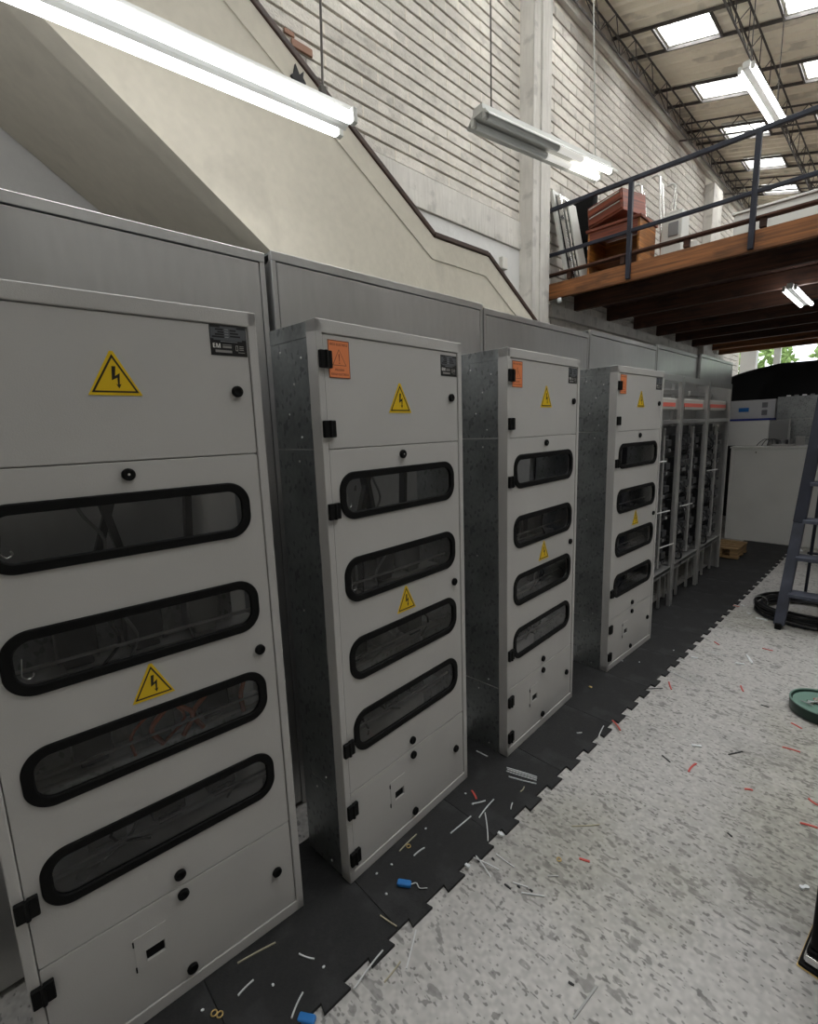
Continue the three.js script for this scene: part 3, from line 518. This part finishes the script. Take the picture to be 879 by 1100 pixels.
/* ------------------------------------------------ open dark racks */
{
  const zs = [-3.98, -4.79, -5.60, -6.47], XF = -1.42, D = 0.36, H = 2.11;
  const lab = ['open dark zinc switchgear rack half hidden by the last white cabinet', 'open dark zinc switchgear rack in the middle of three', 'open dark zinc switchgear rack at the end beside the small pallet'];
  for (let i = 0; i < 3; i++) {
    const L = zs[i] - zs[i + 1] - 0.012;
    const t = thing('switchgear_rack', lab[i], 'rack', [XF, 0.0125, (zs[i] + zs[i + 1]) / 2], 0, 'open dark racks past the white cabinets');
    for (const s of [-1, 1]) {
      obj('front_post', rb(0.03, H, 0.035, 0.003, -0.015, H / 2, s * (L / 2 - 0.0175)), M.sheet, t);
      if (i === 2 && s < 0) obj('side_panel', bx(D - 0.03, H, 0.006, -D / 2 - 0.015, H / 2, s * (L / 2 - 0.006)), M.sheet, t);
      else obj('rear_post', rb(0.03, H, 0.03, 0.003, -D + 0.03, H / 2, s * (L / 2 - 0.016)), M.sheet, t);
    }
    obj('header', rb(0.03, 0.05, L, 0.003, -0.016, H - 0.025, 0), M.sheet, t);
    obj('back_panel', bx(0.006, H - 0.02, L - 0.02, -D + 0.01, H / 2, 0), M.sheet, t);
    obj('device_plate', bx(0.004, 1.28, L - 0.08, -0.16, 1.04, 0), M.device, t);
    obj('cross_rail', rb(0.04, 0.035, L - 0.06, 0.004, -0.03, 1.72, 0), M.sheet, t);
    obj('cross_rail', rb(0.03, 0.05, L - 0.06, 0.004, -0.20, 2.0, 0), M.sheet, t);
    obj('base_tray', [rb(D - 0.02, 0.03, L - 0.05, 0.004, -D / 2, 0.37, 0), rb(0.02, 0.05, L - 0.05, 0.003, -0.02, 0.365, 0)], M.sheet, t);
    for (let k = 0; k < 4; k++) obj('base_upright', rb(0.02, 0.34, 0.03, 0.002, -0.06 - 0.06 * (k % 2), 0.175, -L / 2 + 0.16 + k * 0.16), M.sheet, t);
    const bus = obj('busbar_cover', [rb(0.10, 0.10, L - 0.10, 0.012, -0.085, 1.875, 0.0)], M.busPale, t);
    obj('red_strip', rb(0.006, 0.034, L - 0.16, 0.002, -0.034, 1.868, 0), M.busRed, bus);
    obj('hanging_cable', tube([V(-0.07, 1.93, L * 0.34), V(-0.04, 1.88, L * 0.32), V(-0.05, 1.80, L * 0.27), V(-0.06, 1.77, L * 0.26)], 0.01, 12, 6), M.wire, t);
    obj('cable_lug', rb(0.02, 0.06, 0.025, 0.004, -0.06, 1.765, L * 0.26), M.rivet, t);
    obj('centre_channel', rb(0.03, 1.26, 0.035, 0.004, -0.06, 1.04, -L * 0.18), M.sheet, t);
    obj('centre_channel', rb(0.03, 1.26, 0.025, 0.004, -0.07, 1.04, L * 0.33), M.sheet, t);
    for (let r = 0; r < 6; r++) {
      const y = 0.50 + r * 0.205;
      for (let c = 0; c < 3; c++) {
        const z = L * [0.19, -0.03, -0.33][c];
        const d = obj('breaker_block', [rb(0.08, 0.15, L * 0.19, 0.008, -0.115, y, z), rb(0.05, 0.06, L * 0.14, 0.006, -0.07, y + 0.01, z)], M.device, t);
        for (let q = -1; q <= 1; q++) obj('terminal', rb(0.03, 0.03, 0.03, 0.003, -0.066, y - 0.055, z + q * L * 0.06), (q + r + c) % 3 ? M.device : M.deviceGrey, d);
      }
      obj('cable_loop', tube([V(-0.09, y + 0.06, L * 0.24), V(0.0, y, L * 0.27), V(0.0, y - 0.08, L * 0.25), V(-0.08, y - 0.1, L * 0.22)], 0.008, 12, 5), M.wire, t);
    }
    for (const [y, z, l] of [[[1.40, 0.95, 0.62], [0.93], [1.2]][i] || []].flat().map((y, k) => [y, L * (0.3 - 0.2 * k), 0.3])) obj('support_rod', bar(V(-0.02, y, z), V(0.0, y - 0.01, z - l), 0.006, 6), M.rivet, t);
  }
}

/* ------------------------------------------------ rubber mat tiles */
{
  const ang = 0.0205, P = 0.555, Wd = 0.56, edge = z => -1.105 - ang * z;
  const tile = (() => {
    const s = new THREE.Shape(), n = 3, p = P / n, d = 0.03;       // teeth along the aisle edge (+x)
    s.moveTo(-Wd, 0); 
    for (let i = 0; i < n; i++) { const y = i * p; s.lineTo(0, y + 0.001); s.lineTo(0, y + p * 0.28); s.lineTo(d, y + p * 0.24); s.lineTo(d, y + p * 0.76); s.lineTo(0, y + p * 0.72); }
    s.lineTo(0, P - 0.003); s.lineTo(-Wd, P - 0.003); s.closePath();
    return metreUV(new THREE.ExtrudeGeometry(s, { depth: 0.009, bevelEnabled: true, bevelSize: 0.0012, bevelThickness: 0.0015, bevelSegments: 1 }).rotateX(-Math.PI / 2).translate(0, 0.0015, 0));
  })();
  for (let i = 0; i < 15; i++) {
    const z = 0.185 - i * P, m = shade(new THREE.Mesh(tile, M.rubber)); m.name = numbered('rubber_mat_tile'); m.position.set(edge(z), 0, z); m.rotation.y = -ang; scene.add(m);
    tag(m, 'black rubber puzzle edged floor mat tile in the strip before the cabinets', 'mat', 'puzzle edged mat tiles along the aisle');
  }
}

/* ------------------------------------------------ far end: boxes, machine, tarpaulin, pallet */
{
  const t = thing('white_crate', 'large plain white box with a flat lid across the end of the aisle', 'box', [-0.55, 0, -8.55]);
  obj('body', rb(2.4, 1.32, 0.8, 0.01, 0, 0.665, 0), M.panelWhite, t);
  obj('lid', rb(2.42, 0.022, 0.82, 0.004, 0, 1.337, 0), M.panelWhite, t);
  obj('corner_strip', rb(0.03, 1.30, 0.02, 0.003, -1.18, 0.66, 0.402), M.panelWhite, t);
  for (const x of [-0.9, 0.2]) obj('screw', new THREE.CylinderGeometry(0.009, 0.009, 0.006, 8).rotateX(Math.PI / 2).translate(x, 1.27, 0.402), M.black, t);
}
{
  const t = thing('white_cabinet_unit', 'small white unit with a dark blue top edge standing on the white box', 'machine', [-1.62, 1.349, -8.62]);
  obj('body', rb(0.50, 0.36, 0.42, 0.01, 0, 0.18, 0), M.panelWhite, t);
  obj('blue_edge', rb(0.51, 0.028, 0.43, 0.004, 0, 0.372, 0), M.blueTape, t);
  obj('side_door', rb(0.22, 0.30, 0.02, 0.004, 0.36, 0.2, 0.18), M.deviceGrey, t);
  obj('side_frame', rb(0.02, 0.36, 0.03, 0.003, 0.475, 0.19, 0.18), M.sheet, t);
}
{
  const t = thing('label_board', 'white panel with blue mark and dark stickers behind the blue edged unit', 'panel', [-1.72, 1.349, -8.98]);
  obj('board', rb(0.62, 0.66, 0.2, 0.008, 0.02, 0.33, 0), M.panelWhite, t);
  obj('blue_mark', rb(0.13, 0.06, 0.006, 0.002, -0.06, 0.52, 0.102), M.bits.b, t);
  for (const y of [0.58, 0.47]) obj('dark_sticker', rb(0.07, 0.075, 0.006, 0.002, 0.2, y, 0.102), M.deviceGrey, t);
  obj('vent', rb(0.06, 0.06, 0.006, 0.002, -0.26, 0.55, 0.102), M.black, t);
}
{
  const t = thing('zinc_box', 'large zinc sheet box standing on the white box beside the blue edged unit', 'box', [-0.6, 1.349, -9.06]);
  obj('body', rb(1.52, 0.68, 0.55, 0.006, 0, 0.34, 0), M.galv, t);
  obj('seam', rb(1.5, 0.006, 0.006, 0.001, 0, 0.36, 0.276), M.sheet, t);
  for (let k = 0; k < 5; k++) obj('terminal_knob', rb(0.05, 0.03, 0.04, 0.008, -0.66 + k * 0.09, 0.69, 0.1), k % 2 ? M.deviceGrey : M.rivet, t);
}
{
  const t = thing('terminal_assembly', 'small tangle of dark terminals and wires lying on the white box', 'parts', [-1.22, 1.349, -8.3]);
  obj('tray', rb(0.26, 0.03, 0.12, 0.004, 0.05, 0.016, 0), M.sheet, t);
  for (let k = 0; k < 5; k++) obj('terminal', rb(0.03, 0.06, 0.05, 0.004, -0.07 + k * 0.05, 0.06, 0), k % 2 ? M.device : M.deviceGrey, t);
  for (let k = 0; k < 4; k++) obj('wire', tube([V(-0.1 + k * 0.04, 0.07, 0), V(-0.16 + k * 0.03, 0.10, 0.03), V(-0.22 + k * 0.05, 0.05, 0.05), V(-0.25 + k * 0.06, 0.01, 0.04)], 0.005, 10, 5), M.wire, t);
  obj('bracket', [rb(0.10, 0.12, 0.01, 0.002, 0.22, 0.07, -0.02), rb(0.1, 0.01, 0.1, 0.002, 0.22, 0.125, 0.03)], M.sheet, t);
}
{
  const g = new THREE.SphereGeometry(1, 48, 24, 0, Math.PI * 2, 0, Math.PI / 2), p = g.attributes.position;
  for (let i = 0; i < p.count; i++) {
    const x = p.getX(i), y = p.getY(i), z = p.getZ(i), k = 1 + 0.05 * Math.sin(7 * x + 3 * z) + 0.04 * Math.sin(13 * z + 5 * y) + 0.03 * Math.sin(21 * x - 4 * y);
    const q = e => Math.sign(e) * Math.pow(Math.abs(e), 0.5);
    p.setXYZ(i, q(x) * 2.7 * (y > 0.02 ? k : 1.03), Math.pow(y, 0.22) * 2.72 * (0.985 + 0.012 * Math.sin(9 * x) + 0.01 * Math.sin(5 * z)), q(z) * 0.85 * (y > 0.02 ? k : 1.03));
  }
  g.computeVertexNormals();
  const t = obj('tarpaulin_cover', g, M.tarp); t.position.set(0.12, 0.0, -10.9); tag(t, 'black tarpaulin draped over a tall load at the far end', 'tarpaulin');
}
{
  const t = thing('wooden_pallet', 'small weathered wooden pallet standing beside the last rack', 'pallet', [-1.53, 0.0125, -7.15]);
  for (let k = 0; k < 3; k++) obj('block_runner', bx(0.08, 0.09, 0.5, -0.16 + k * 0.16, 0.075, 0), M.pallet, t);
  for (let k = 0; k < 4; k++) { obj('board', rb(0.42, 0.022, 0.09, 0.003, 0, 0.131, -0.2 + k * 0.135), M.pallet, t); }
  for (let k = 0; k < 3; k++) obj('board', rb(0.42, 0.02, 0.09, 0.003, 0, 0.02, -0.2 + k * 0.2), M.pallet, t);
}
{
  const t = obj('paper_sheet', rb(0.22, 0.003, 0.14, 0.001, 0, 0.0, 0), M.bits.p); t.position.set(-0.93, 0.0025, -7.95); t.rotation.y = 0.3; tag(t, 'white sheet of paper on the floor by the white box', 'paper');
}

/* ------------------------------------------------ step ladder, cable coil, tin, black case */
{
  const t = thing('step_ladder', 'slate blue steel step ladder standing over the black cable coil', 'ladder');
  const top = 1.95, A = s => V(-0.60 + s * 0.50, 0.0, -4.83), B = s => V(-0.495 + s * 0.30, top, -5.2), at = (s, y) => A(s).lerp(B(s), y / top), C = s => V(-0.60 + s * 0.5, 0, -5.75);
  for (const s of [0, 1]) {
    obj('stile', beamBetween(at(s, 0.03), at(s, 0.90), 0.06, 0.075, 0.005), M.ladder, t);
    obj('upper_stile', beamBetween(at(s, 0.88), B(s), 0.07, 0.08, 0.005), M.rail, t);
    obj('rear_leg', beamBetween(V(C(s).x + (s ? -0.06 : 0.06), 0.012, C(s).z), V(B(s).x + (s ? -0.05 : 0.05), top - 0.05, B(s).z - 0.05), 0.022, 0.04, 0.003), M.rail, t);
    obj('foot', rb(0.045, 0.05, 0.09, 0.006, A(s).x, 0.026, A(s).z), M.black, t);
  }
  for (const y of [0.30, 0.60, 0.90, 1.20, 1.50, 1.80]) { const a = at(0, y), b = at(1, y); obj('step', rb(b.x - a.x - 0.05, 0.03, 0.15, 0.004, (a.x + b.x) / 2, y, (a.z + b.z) / 2), M.ladder, t); }
  obj('hinge_bolt', new THREE.CylinderGeometry(0.022, 0.022, 0.03, 10).rotateZ(Math.PI / 2).translate(at(0, 0.88).x - 0.018, 0.88, at(0, 0.88).z), M.rail, t);
  obj('rear_brace', bar(V(-0.54, 0.5, -5.61), V(-0.16, 0.5, -5.61), 0.012), M.rail, t);
}
{
  const t = thing('cable_coil', 'thick coil of black cable lying under the step ladder', 'cable', [-0.47, 0, -5.30]);
  const pts = []; for (let i = 0; i <= 150; i++) { const a = i / 150 * Math.PI * 2 * 9.3, r = 0.335 + 0.035 * Math.sin(a * 0.37 + 1) + 0.01 * Math.sin(3 * a), y = 0.014 + 0.085 * i / 150; pts.push(V(Math.cos(a) * r, y, Math.sin(a) * r)); }
  obj('cable', new THREE.TubeGeometry(new THREE.CatmullRomCurve3(pts), 560, 0.012, 6), M.wire, t);
  for (const a of [0.8, 3.0, 5.1]) obj('cable_tie', new THREE.TorusGeometry(0.055, 0.003, 5, 20).scale(1, 1.1, 1).rotateY(-a + 0).translate(Math.cos(a) * 0.335, 0.06, Math.sin(a) * 0.335), M.bits.g, t);
}
{
  const t = thing('green_tin', 'round dark green tin filled with offcuts, on the grey floor', 'tin', [-0.19, 0, -3.53]);
  obj('bowl', new THREE.LatheGeometry([[0, 0.003], [0.150, 0.003], [0.160, 0.008], [0.163, 0.066], [0.158, 0.072], [0.151, 0.068], [0.149, 0.045], [0, 0.044]].map(p => new THREE.Vector2(...p)), 40), M.green, t);
  obj('scrap_bed', new THREE.CylinderGeometry(0.146, 0.146, 0.012, 32).translate(0, 0.054, 0), M.greenPale, t);
  obj('rim', new THREE.TorusGeometry(0.159, 0.005, 6, 40).rotateX(Math.PI / 2).translate(0, 0.071, 0), M.greenPale, t);
  for (let k = 0; k < 26; k++) { const a = rr(0, 6.28), r = rr(0, 0.10), l = rr(0.03, 0.09); obj('offcut', bx(l, 0.004, 0.007).rotateY(rr(0, 3.1)).translate(Math.cos(a) * r, 0.063 + k * 0.0011, Math.sin(a) * r), M.bits[pick(['w', 'w', 'g', 'r', 'k', 'y'])], t); }
}
{
  const t = thing('black_case', 'tall black case with layered chrome foot standing on the floor', 'case', [0.185, 0, -1.91], -0.1);
  obj('body', rb(0.46, 0.86, 0.34, 0.012, 0, 0.50, 0), M.black, t);
  obj('plinth', rb(0.47, 0.022, 0.35, 0.006, 0, 0.058, 0), M.black, t);
  obj('chrome_band', rb(0.48, 0.03, 0.36, 0.008, 0, 0.032, 0), M.chrome, t);
  obj('foot_plate', rb(0.50, 0.014, 0.38, 0.005, 0, 0.0085, 0), M.black, t);
  obj('brass_edge', rb(0.505, 0.004, 0.385, 0.0015, 0, 0.003, 0), M.bits.o, t);
}

/* ------------------------------------------------ things stored on the mezzanine */
const DK = DY + 0.031;
{
  for (const [i, [dx, w, h, m]] of [[0, 0.2, 1.08, M.fitting], [0.075, 0.2, 1.0, M.chrome], [0.15, 0.2, 0.90, M.cordPale]].entries()) {
    const t = thing('leaning_frame', ['white window frame leaning against the wall beside the column', 'narrow aluminium frame leaning beside the white window frame', 'flat grey panel leaning beside the aluminium frame'][i], 'frame', [-3.02 + dx, DK, -5.79 - 0.01 * i], 0);
    t.rotation.z = 0.215;
    if (i < 2) { for (const z of [-w / 2, w / 2]) obj('stile', rb(0.045, h, 0.045, 0.004, 0, h / 2, z), m, t); for (const y of [0.0225, h - 0.0225]) obj('rail', rb(0.045, 0.045, w, 0.004, 0, y, 0), m, t); if (i === 0) obj('backing', bx(0.008, h - 0.06, w - 0.05, 0, h / 2, 0), M.black, t); }
    else obj('panel', rb(0.02, h, w, 0.004, 0, h / 2, 0), m, t);
  }
}
{
  const t = thing('office_chair', 'black padded chair with rounded back among the stored furniture', 'chair', [-3.03, DK, -6.34]);
  obj('backrest', rb(0.31, 0.56, 0.10, 0.049, 0, 0.76, 0.24), M.black, t);
  obj('back_post', rb(0.06, 0.30, 0.03, 0.01, 0, 0.48, 0.22), M.black, t);
  obj('seat', rb(0.32, 0.09, 0.42, 0.04, 0, 0.40, 0), M.black, t);
  obj('post', new THREE.CylinderGeometry(0.025, 0.025, 0.32, 10).translate(0, 0.20, 0), M.chrome, t);
  for (let k = 0; k < 5; k++) { const a = k * 1.2566; obj('leg', beamBetween(V(0, 0.06, 0), V(Math.cos(a) * 0.15, 0.02, Math.sin(a) * 0.22), 0.035, 0.03, 0.004), M.black, t); }
}
{
  const t = thing('wooden_desk', 'golden wooden desk with open side under the drawer unit on the mezzanine', 'desk', [-2.52, DK, -5.98]);
  obj('top', rb(0.62, 0.03, 0.5, 0.004, 0, 0.485, 0), M.deskRed, t);
  for (const s of [-1, 1]) obj('side_panel', rb(0.025, 0.47, 0.46, 0.004, s * 0.28, 0.235, 0), M.deskGold, t);
  obj('back_board', rb(0.54, 0.3, 0.02, 0.003, 0, 0.3, -0.2), M.deskGold, t);
  obj('shelf', rb(0.54, 0.02, 0.4, 0.003, 0, 0.13, 0), M.deskGold, t);
  obj('apron', rb(0.54, 0.10, 0.02, 0.003, 0, 0.42, 0.22), M.deskRed, t);
}
{
  const t = thing('drawer_unit', 'red brown wooden drawer unit tilted on top of the desk', 'drawers', [-2.56, DK + 0.555, -5.94]); t.rotation.z = 0.10; t.rotation.y = -0.25;
  obj('carcass', rb(0.46, 0.23, 0.40, 0.006, 0, 0.115, 0), M.deskRed, t);
  for (const y of [0.065, 0.165]) { const d = obj('drawer_front', rb(0.44, 0.085, 0.018, 0.004, 0, y, 0.206), M.deskRed, t); obj('pull_strip', rb(0.40, 0.012, 0.012, 0.003, 0, y + 0.034, 0.217), M.cordPale, d); }
}
for (const [i, [x, z, l, tz]] of [[-2.35, -6.32, 1.02, 0.10], [-2.2, -6.36, 1.06, 0.06], [-2.25, -6.55, 0.98, -0.1]].entries()) {
  const t = thing('metal_stand', ['bent white metal pole standing behind the drawer unit', 'bare aluminium pole standing behind the tilted drawers', 'folded aluminium stand leaning at the right of the desk'][i], 'stand', [x, DK, z]); t.rotation.z = tz;
  obj('pole', bar(V(0, 0, 0), V(0, l, 0), 0.014, 8), M.chrome, t); obj('pole', bar(V(0.06, 0, 0.02), V(0.03, l - 0.1, 0.02), 0.012, 8), M.chrome, t);
  obj('arm', tube([V(0, l, 0), V(-0.03, l + 0.03, 0), V(-0.09, l + 0.02, 0)], 0.012, 8, 6), M.fitting, t);
}
{
  const t = thing('water_cooler', 'small white cooler box standing against the brick wall on the mezzanine', 'cooler', [-2.02, DK, -6.2]);
  obj('body', rb(0.21, 0.52, 0.24, 0.012, 0, 0.26, 0), M.fitting, t);
  obj('top_lid', rb(0.19, 0.03, 0.22, 0.008, 0.005, 0.533, 0), M.fitting, t);
  obj('tap_panel', rb(0.10, 0.14, 0.02, 0.006, 0.02, 0.36, 0.122), M.deviceGrey, t);
  obj('bottle', new THREE.CylinderGeometry(0.05, 0.055, 0.2, 14).translate(0.19, 0.1, 0.02), M.cordPale, t);
}
{
  const t = thing('white_counter', 'long low white counter lying across the mezzanine floor', 'counter', [-0.2, DK, -7.25]);
  obj('body', rb(2.9, 0.62, 0.5, 0.008, 0, 0.31, 0), M.fitting, t);
  obj('top', rb(2.94, 0.025, 0.54, 0.005, 0, 0.633, 0), M.fitting, t);
}
{
  const t = obj('ceramic_insulator', new THREE.LatheGeometry([[0, -0.03], [0.022, -0.026], [0.03, 0], [0.022, 0.026], [0, 0.03]].map(p => new THREE.Vector2(...p)), 14), M.bits.p); t.position.set(-3.06, 3.205, -5.57); tag(t, 'small white insulator knob under the wall end of the mezzanine beam', 'insulator');
}

/* ------------------------------------------------ litter on the mat and the floor */
const onMat = (x, z) => x < -1.105 - 0.0205 * z + 0.02 && z > -8 ? 0.0125 : 0.0005;
const LIT = {
  w: [[-1.273,-1.864,-1.126,-1.91],[-1.264,-1.856,-1.12,-1.9],[-1.26,-1.842,-1.115,-1.888],[-1.229,-1.817,-1.104,-1.867],[-1.25,-1.554,-1.218,-1.61],[-1.178,-1.509,-1.194,-1.643],[-1.176,-1.55,-1.074,-1.435],[-1.215,-1.357,-1.209,-1.49],[-1.251,-1.168,-1.246,-1.226],[-1.103,-1.648,-1.119,-1.685],[-1.066,-1.343,-0.967,-1.308],[-1.069,-1.33,-0.963,-1.356],[-1.02,-1.417,-0.933,-1.417],[-0.899,-1.358,-0.847,-1.38],[-0.852,-1.345,-0.782,-1.392],[-1.042,-2.416,-1.066,-2.536],[-1.147,-2.371,-1.128,-2.395],[-1.016,-3.455,-0.836,-3.395],[-0.938,-3.985,-0.78,-3.986],[-0.96,-4.385,-0.881,-4.279],[-1.263,-0.633,-1.212,-0.66],[-1.294,-0.433,-1.3,-0.488],[-1.121,-0.52,-1.155,-0.581],[-0.977,-0.86,-1.042,-0.97],[-1.047,-0.701,-1.068,-0.838],[-1.467,-1.862,-1.396,-1.867]],
  y: [[-1.31,-1.142,-1.318,-1.251],[-1.131,-1.77,-1.135,-1.81],[-0.863,-1.761,-0.78,-1.852],[-1.385,-0.474,-1.353,-0.596],[-1.164,-0.909,-1.093,-0.924],[-1,-0.784,-1.007,-0.861]],
  g: [[-0.525,-1.114,-0.513,-1.244],[-0.816,-1.475,-0.787,-1.503]],
  r: [[-1.305,-1.616,-1.255,-1.589],[-0.604,-2.472,-0.595,-2.563],[-0.61,-3.579,-0.581,-3.507],[-0.619,-4.309,-0.553,-4.31],[-0.913,-4.2,-0.871,-4.164],[-0.967,-3.321,-0.922,-3.23],[-1.052,-2.623,-0.98,-2.558],[-0.379,-2.522,-0.35,-2.54],[-0.307,-3.01,-0.233,-3.022],[-0.308,-3.3,-0.257,-3.273],[-0.157,-2.651,-0.122,-2.628],[-0.163,-2.452,-0.106,-2.469],[-0.765,-1.632,-0.728,-1.647],[-0.989,-5.154,-0.94,-5.143]],
  k: [[-0.742,-2.512,-0.694,-2.484],[-0.469,-3.404,-0.428,-3.403],[-0.495,-2.751,-0.448,-2.828],[-0.372,-2.18,-0.353,-2.171],[-1.045,-3.097,-0.962,-3.186],[-0.582,-1.192,-0.565,-1.195],[-0.918,-1.33,-0.89,-1.33],[-0.88,-1.358,-0.867,-1.358],[-0.837,-1.378,-0.825,-1.377],[-1.021,-1.391,-1.01,-1.388]],
  p: [[-0.654,-2.702,-0.615,-2.726],[-0.68,-4.103,-0.622,-3.978],[-0.706,-3.903,-0.657,-3.926],[-0.964,-3.794,-0.926,-3.812],[-0.948,-5.236,-0.916,-5.216],[-0.864,-5.048,-0.833,-5.032],[-0.779,-4.958,-0.696,-4.966],[-1.068,-1.5,-1.042,-1.501],[-1.072,-1.281,-1.052,-1.283],[-0.117,-2.078,-0.095,-2.103]],
};
const litName = { w: ['plastic_strip', 'thin white plastic offcut strip', 'white strips'], y: ['straw_strip', 'thin straw coloured offcut strip', 'straw coloured strips'], g: ['grey_strip', 'flat grey plastic offcut', 'grey offcuts'], r: ['red_scrap', 'small curled red plastic scrap', 'red scraps'], k: ['black_scrap', 'small black scrap', 'black scraps'], p: ['white_scrap', 'crumpled white scrap', 'white scraps'] };
for (const k of 'wygrkp') for (const [x0, z0, x1, z1] of LIT[k]) {
  const L = Math.hypot(x1 - x0, z1 - z0), w = { w: 0.0042, y: 0.004, g: 0.006, r: 0.008, k: 0.007, p: 0.017 }[k], cx = (x0 + x1) / 2, cz = (z0 + z1) / 2, y = Math.max(onMat(x0, z0), onMat(x1, z1));
  const mat = y > 0.006, h = k === 'p' ? 0.008 : 0.004, bend = k === 'r' ? rr(-0.006, 0.006) : k === 'w' || k === 'y' ? rr(-0.003, 0.003) : 0;
  const n = 6, s = new THREE.Shape(), lo = [], hi = [];
  for (let i = 0; i <= n; i++) { const u = i / n, b = bend * (1 - (2 * u - 1) ** 2), q = w / 2 * (k === 'p' ? rr(0.5, 1.1) : k === 'k' ? rr(0.7, 1) : 1); lo.push([L * (u - 0.5), b - q]); hi.unshift([L * (u - 0.5), b + q]); }
  [...lo, ...hi].forEach((p, i) => i ? s.lineTo(...p) : s.moveTo(...p)); s.closePath();
  const g = new THREE.ExtrudeGeometry(s, { depth: h, bevelEnabled: false }).rotateX(-Math.PI / 2);
  const m = obj(litName[k][0], g, M.bits[k]); m.position.set(cx, y, cz); m.rotation.y = Math.atan2(-(z1 - z0), x1 - x0);
  tag(m, litName[k][1] + (mat ? ' lying on the black rubber mat' : ' lying on the worn grey floor'), 'litter', litName[k][2] + (mat ? ' on the mat' : ' on the floor'));
}
for (const [i, [x, z, wire]] of [[-1.187, -1.052, 1], [-1.09, -0.553, 0]].entries()) {
  const t = thing('blue_tag', i ? 'bright blue plastic bit at the torn edge of the mat' : 'bright blue plastic bit with a white wire on the mat', 'litter', [x, i ? 0.001 : 0.0125, z], 0.6);
  obj('body', rb(0.055, 0.016, 0.026, 0.006, 0, 0.008, 0), M.bits.b, t);
  if (wire) obj('wire', tube([V(0.025, 0.008, 0), V(0.045, 0.006, -0.012), V(0.06, 0.004, 0.005), V(0.09, 0.004, 0.0)], 0.0018, 12, 5), M.bits.w, t);
}
for (const [x, z, mat] of [[-1.30, -1.185, 1], [-1.302, -0.361, 1], [-1.286, -0.372, 1], [-0.8215, -1.572, 0]]) {
  const m = obj('brass_ring', new THREE.TorusGeometry(0.0085, 0.0022, 6, 16).rotateX(Math.PI / 2), M.bits.o); m.position.set(x, mat ? 0.0146 : 0.0026, z);
  tag(m, mat ? 'small brass ring lying on the black rubber mat' : 'small brass ring lying on the bare grey floor', 'ring', mat ? 'brass rings on the mat' : undefined);
}
for (const [x, z] of [[-1.314, -1.58], [-1.248, -1.552], [-1.287, -1.077], [-1.3, -1.009], [-1.209, -0.979], [-1.31, -1.30], [-1.305, -3.387], [-1.207, -3.449], [-1.089, -3.81], [-1.169, -0.668], [-1.242, -0.525], [-1.335, -0.339]]) {
  const m = obj('plastic_crumb', new THREE.IcosahedronGeometry(0.005, 0).scale(1.2, 0.7, 0.9), M.bits.p); m.position.set(x, 0.015, z); m.rotation.y = rr(0, 3); tag(m, 'tiny pale plastic crumb on the black rubber mat', 'litter', 'pale crumbs on the mat');
}
{ const m = obj('wood_chip', new THREE.IcosahedronGeometry(0.011, 0).scale(1.3, 0.6, 0.9), M.bits.o); m.position.set(-1.31, 0.0185, -2.884); tag(m, 'small golden chip on the mat before the last white cabinet', 'litter'); }

/* ------------------------------------------------ trees outside the far opening */
for (const [i, [x, z, s]] of [[-4.4, -22, 1.2], [-0.9, -21, 1.3], [2.9, -22.5, 1.4]].entries()) {
  const t = thing('garden_tree', ['leafy green tree seen over the black tarpaulin near the post', 'leafy green tree seen over the middle of the tarpaulin', 'leafy green tree at the right beyond the far opening'][i], 'tree', [x, -0.02, z]);
  obj('trunk', new THREE.CylinderGeometry(0.1, 0.15, 2.4, 10).translate(0, 1.2, 0), M.bark, t);
  const leaves = []; for (let k = 0; k < 900; k++) { const a = rr(0, 6.283), u = rr(-1, 1), r = 1.25 * s * Math.cbrt(rr(0.3, 1)); const c = Math.sqrt(1 - u * u); leaves.push(new THREE.OctahedronGeometry(rr(0.10, 0.2)).scale(1, 0.25, 0.6).rotateX(rr(0, 3)).rotateZ(rr(0, 3)).translate(Math.cos(a) * c * r, 3.4 + u * r, Math.sin(a) * c * r)); }
  const l = obj('foliage', leaves, M.leaf, t); l.userData.kind = 'stuff';
}
struct('trim_5', [bx(0.14, 3.9, 0.14, -2.55, 1.95, ZB - 0.3)], M.fitting);

renderer.render(scene, camera);
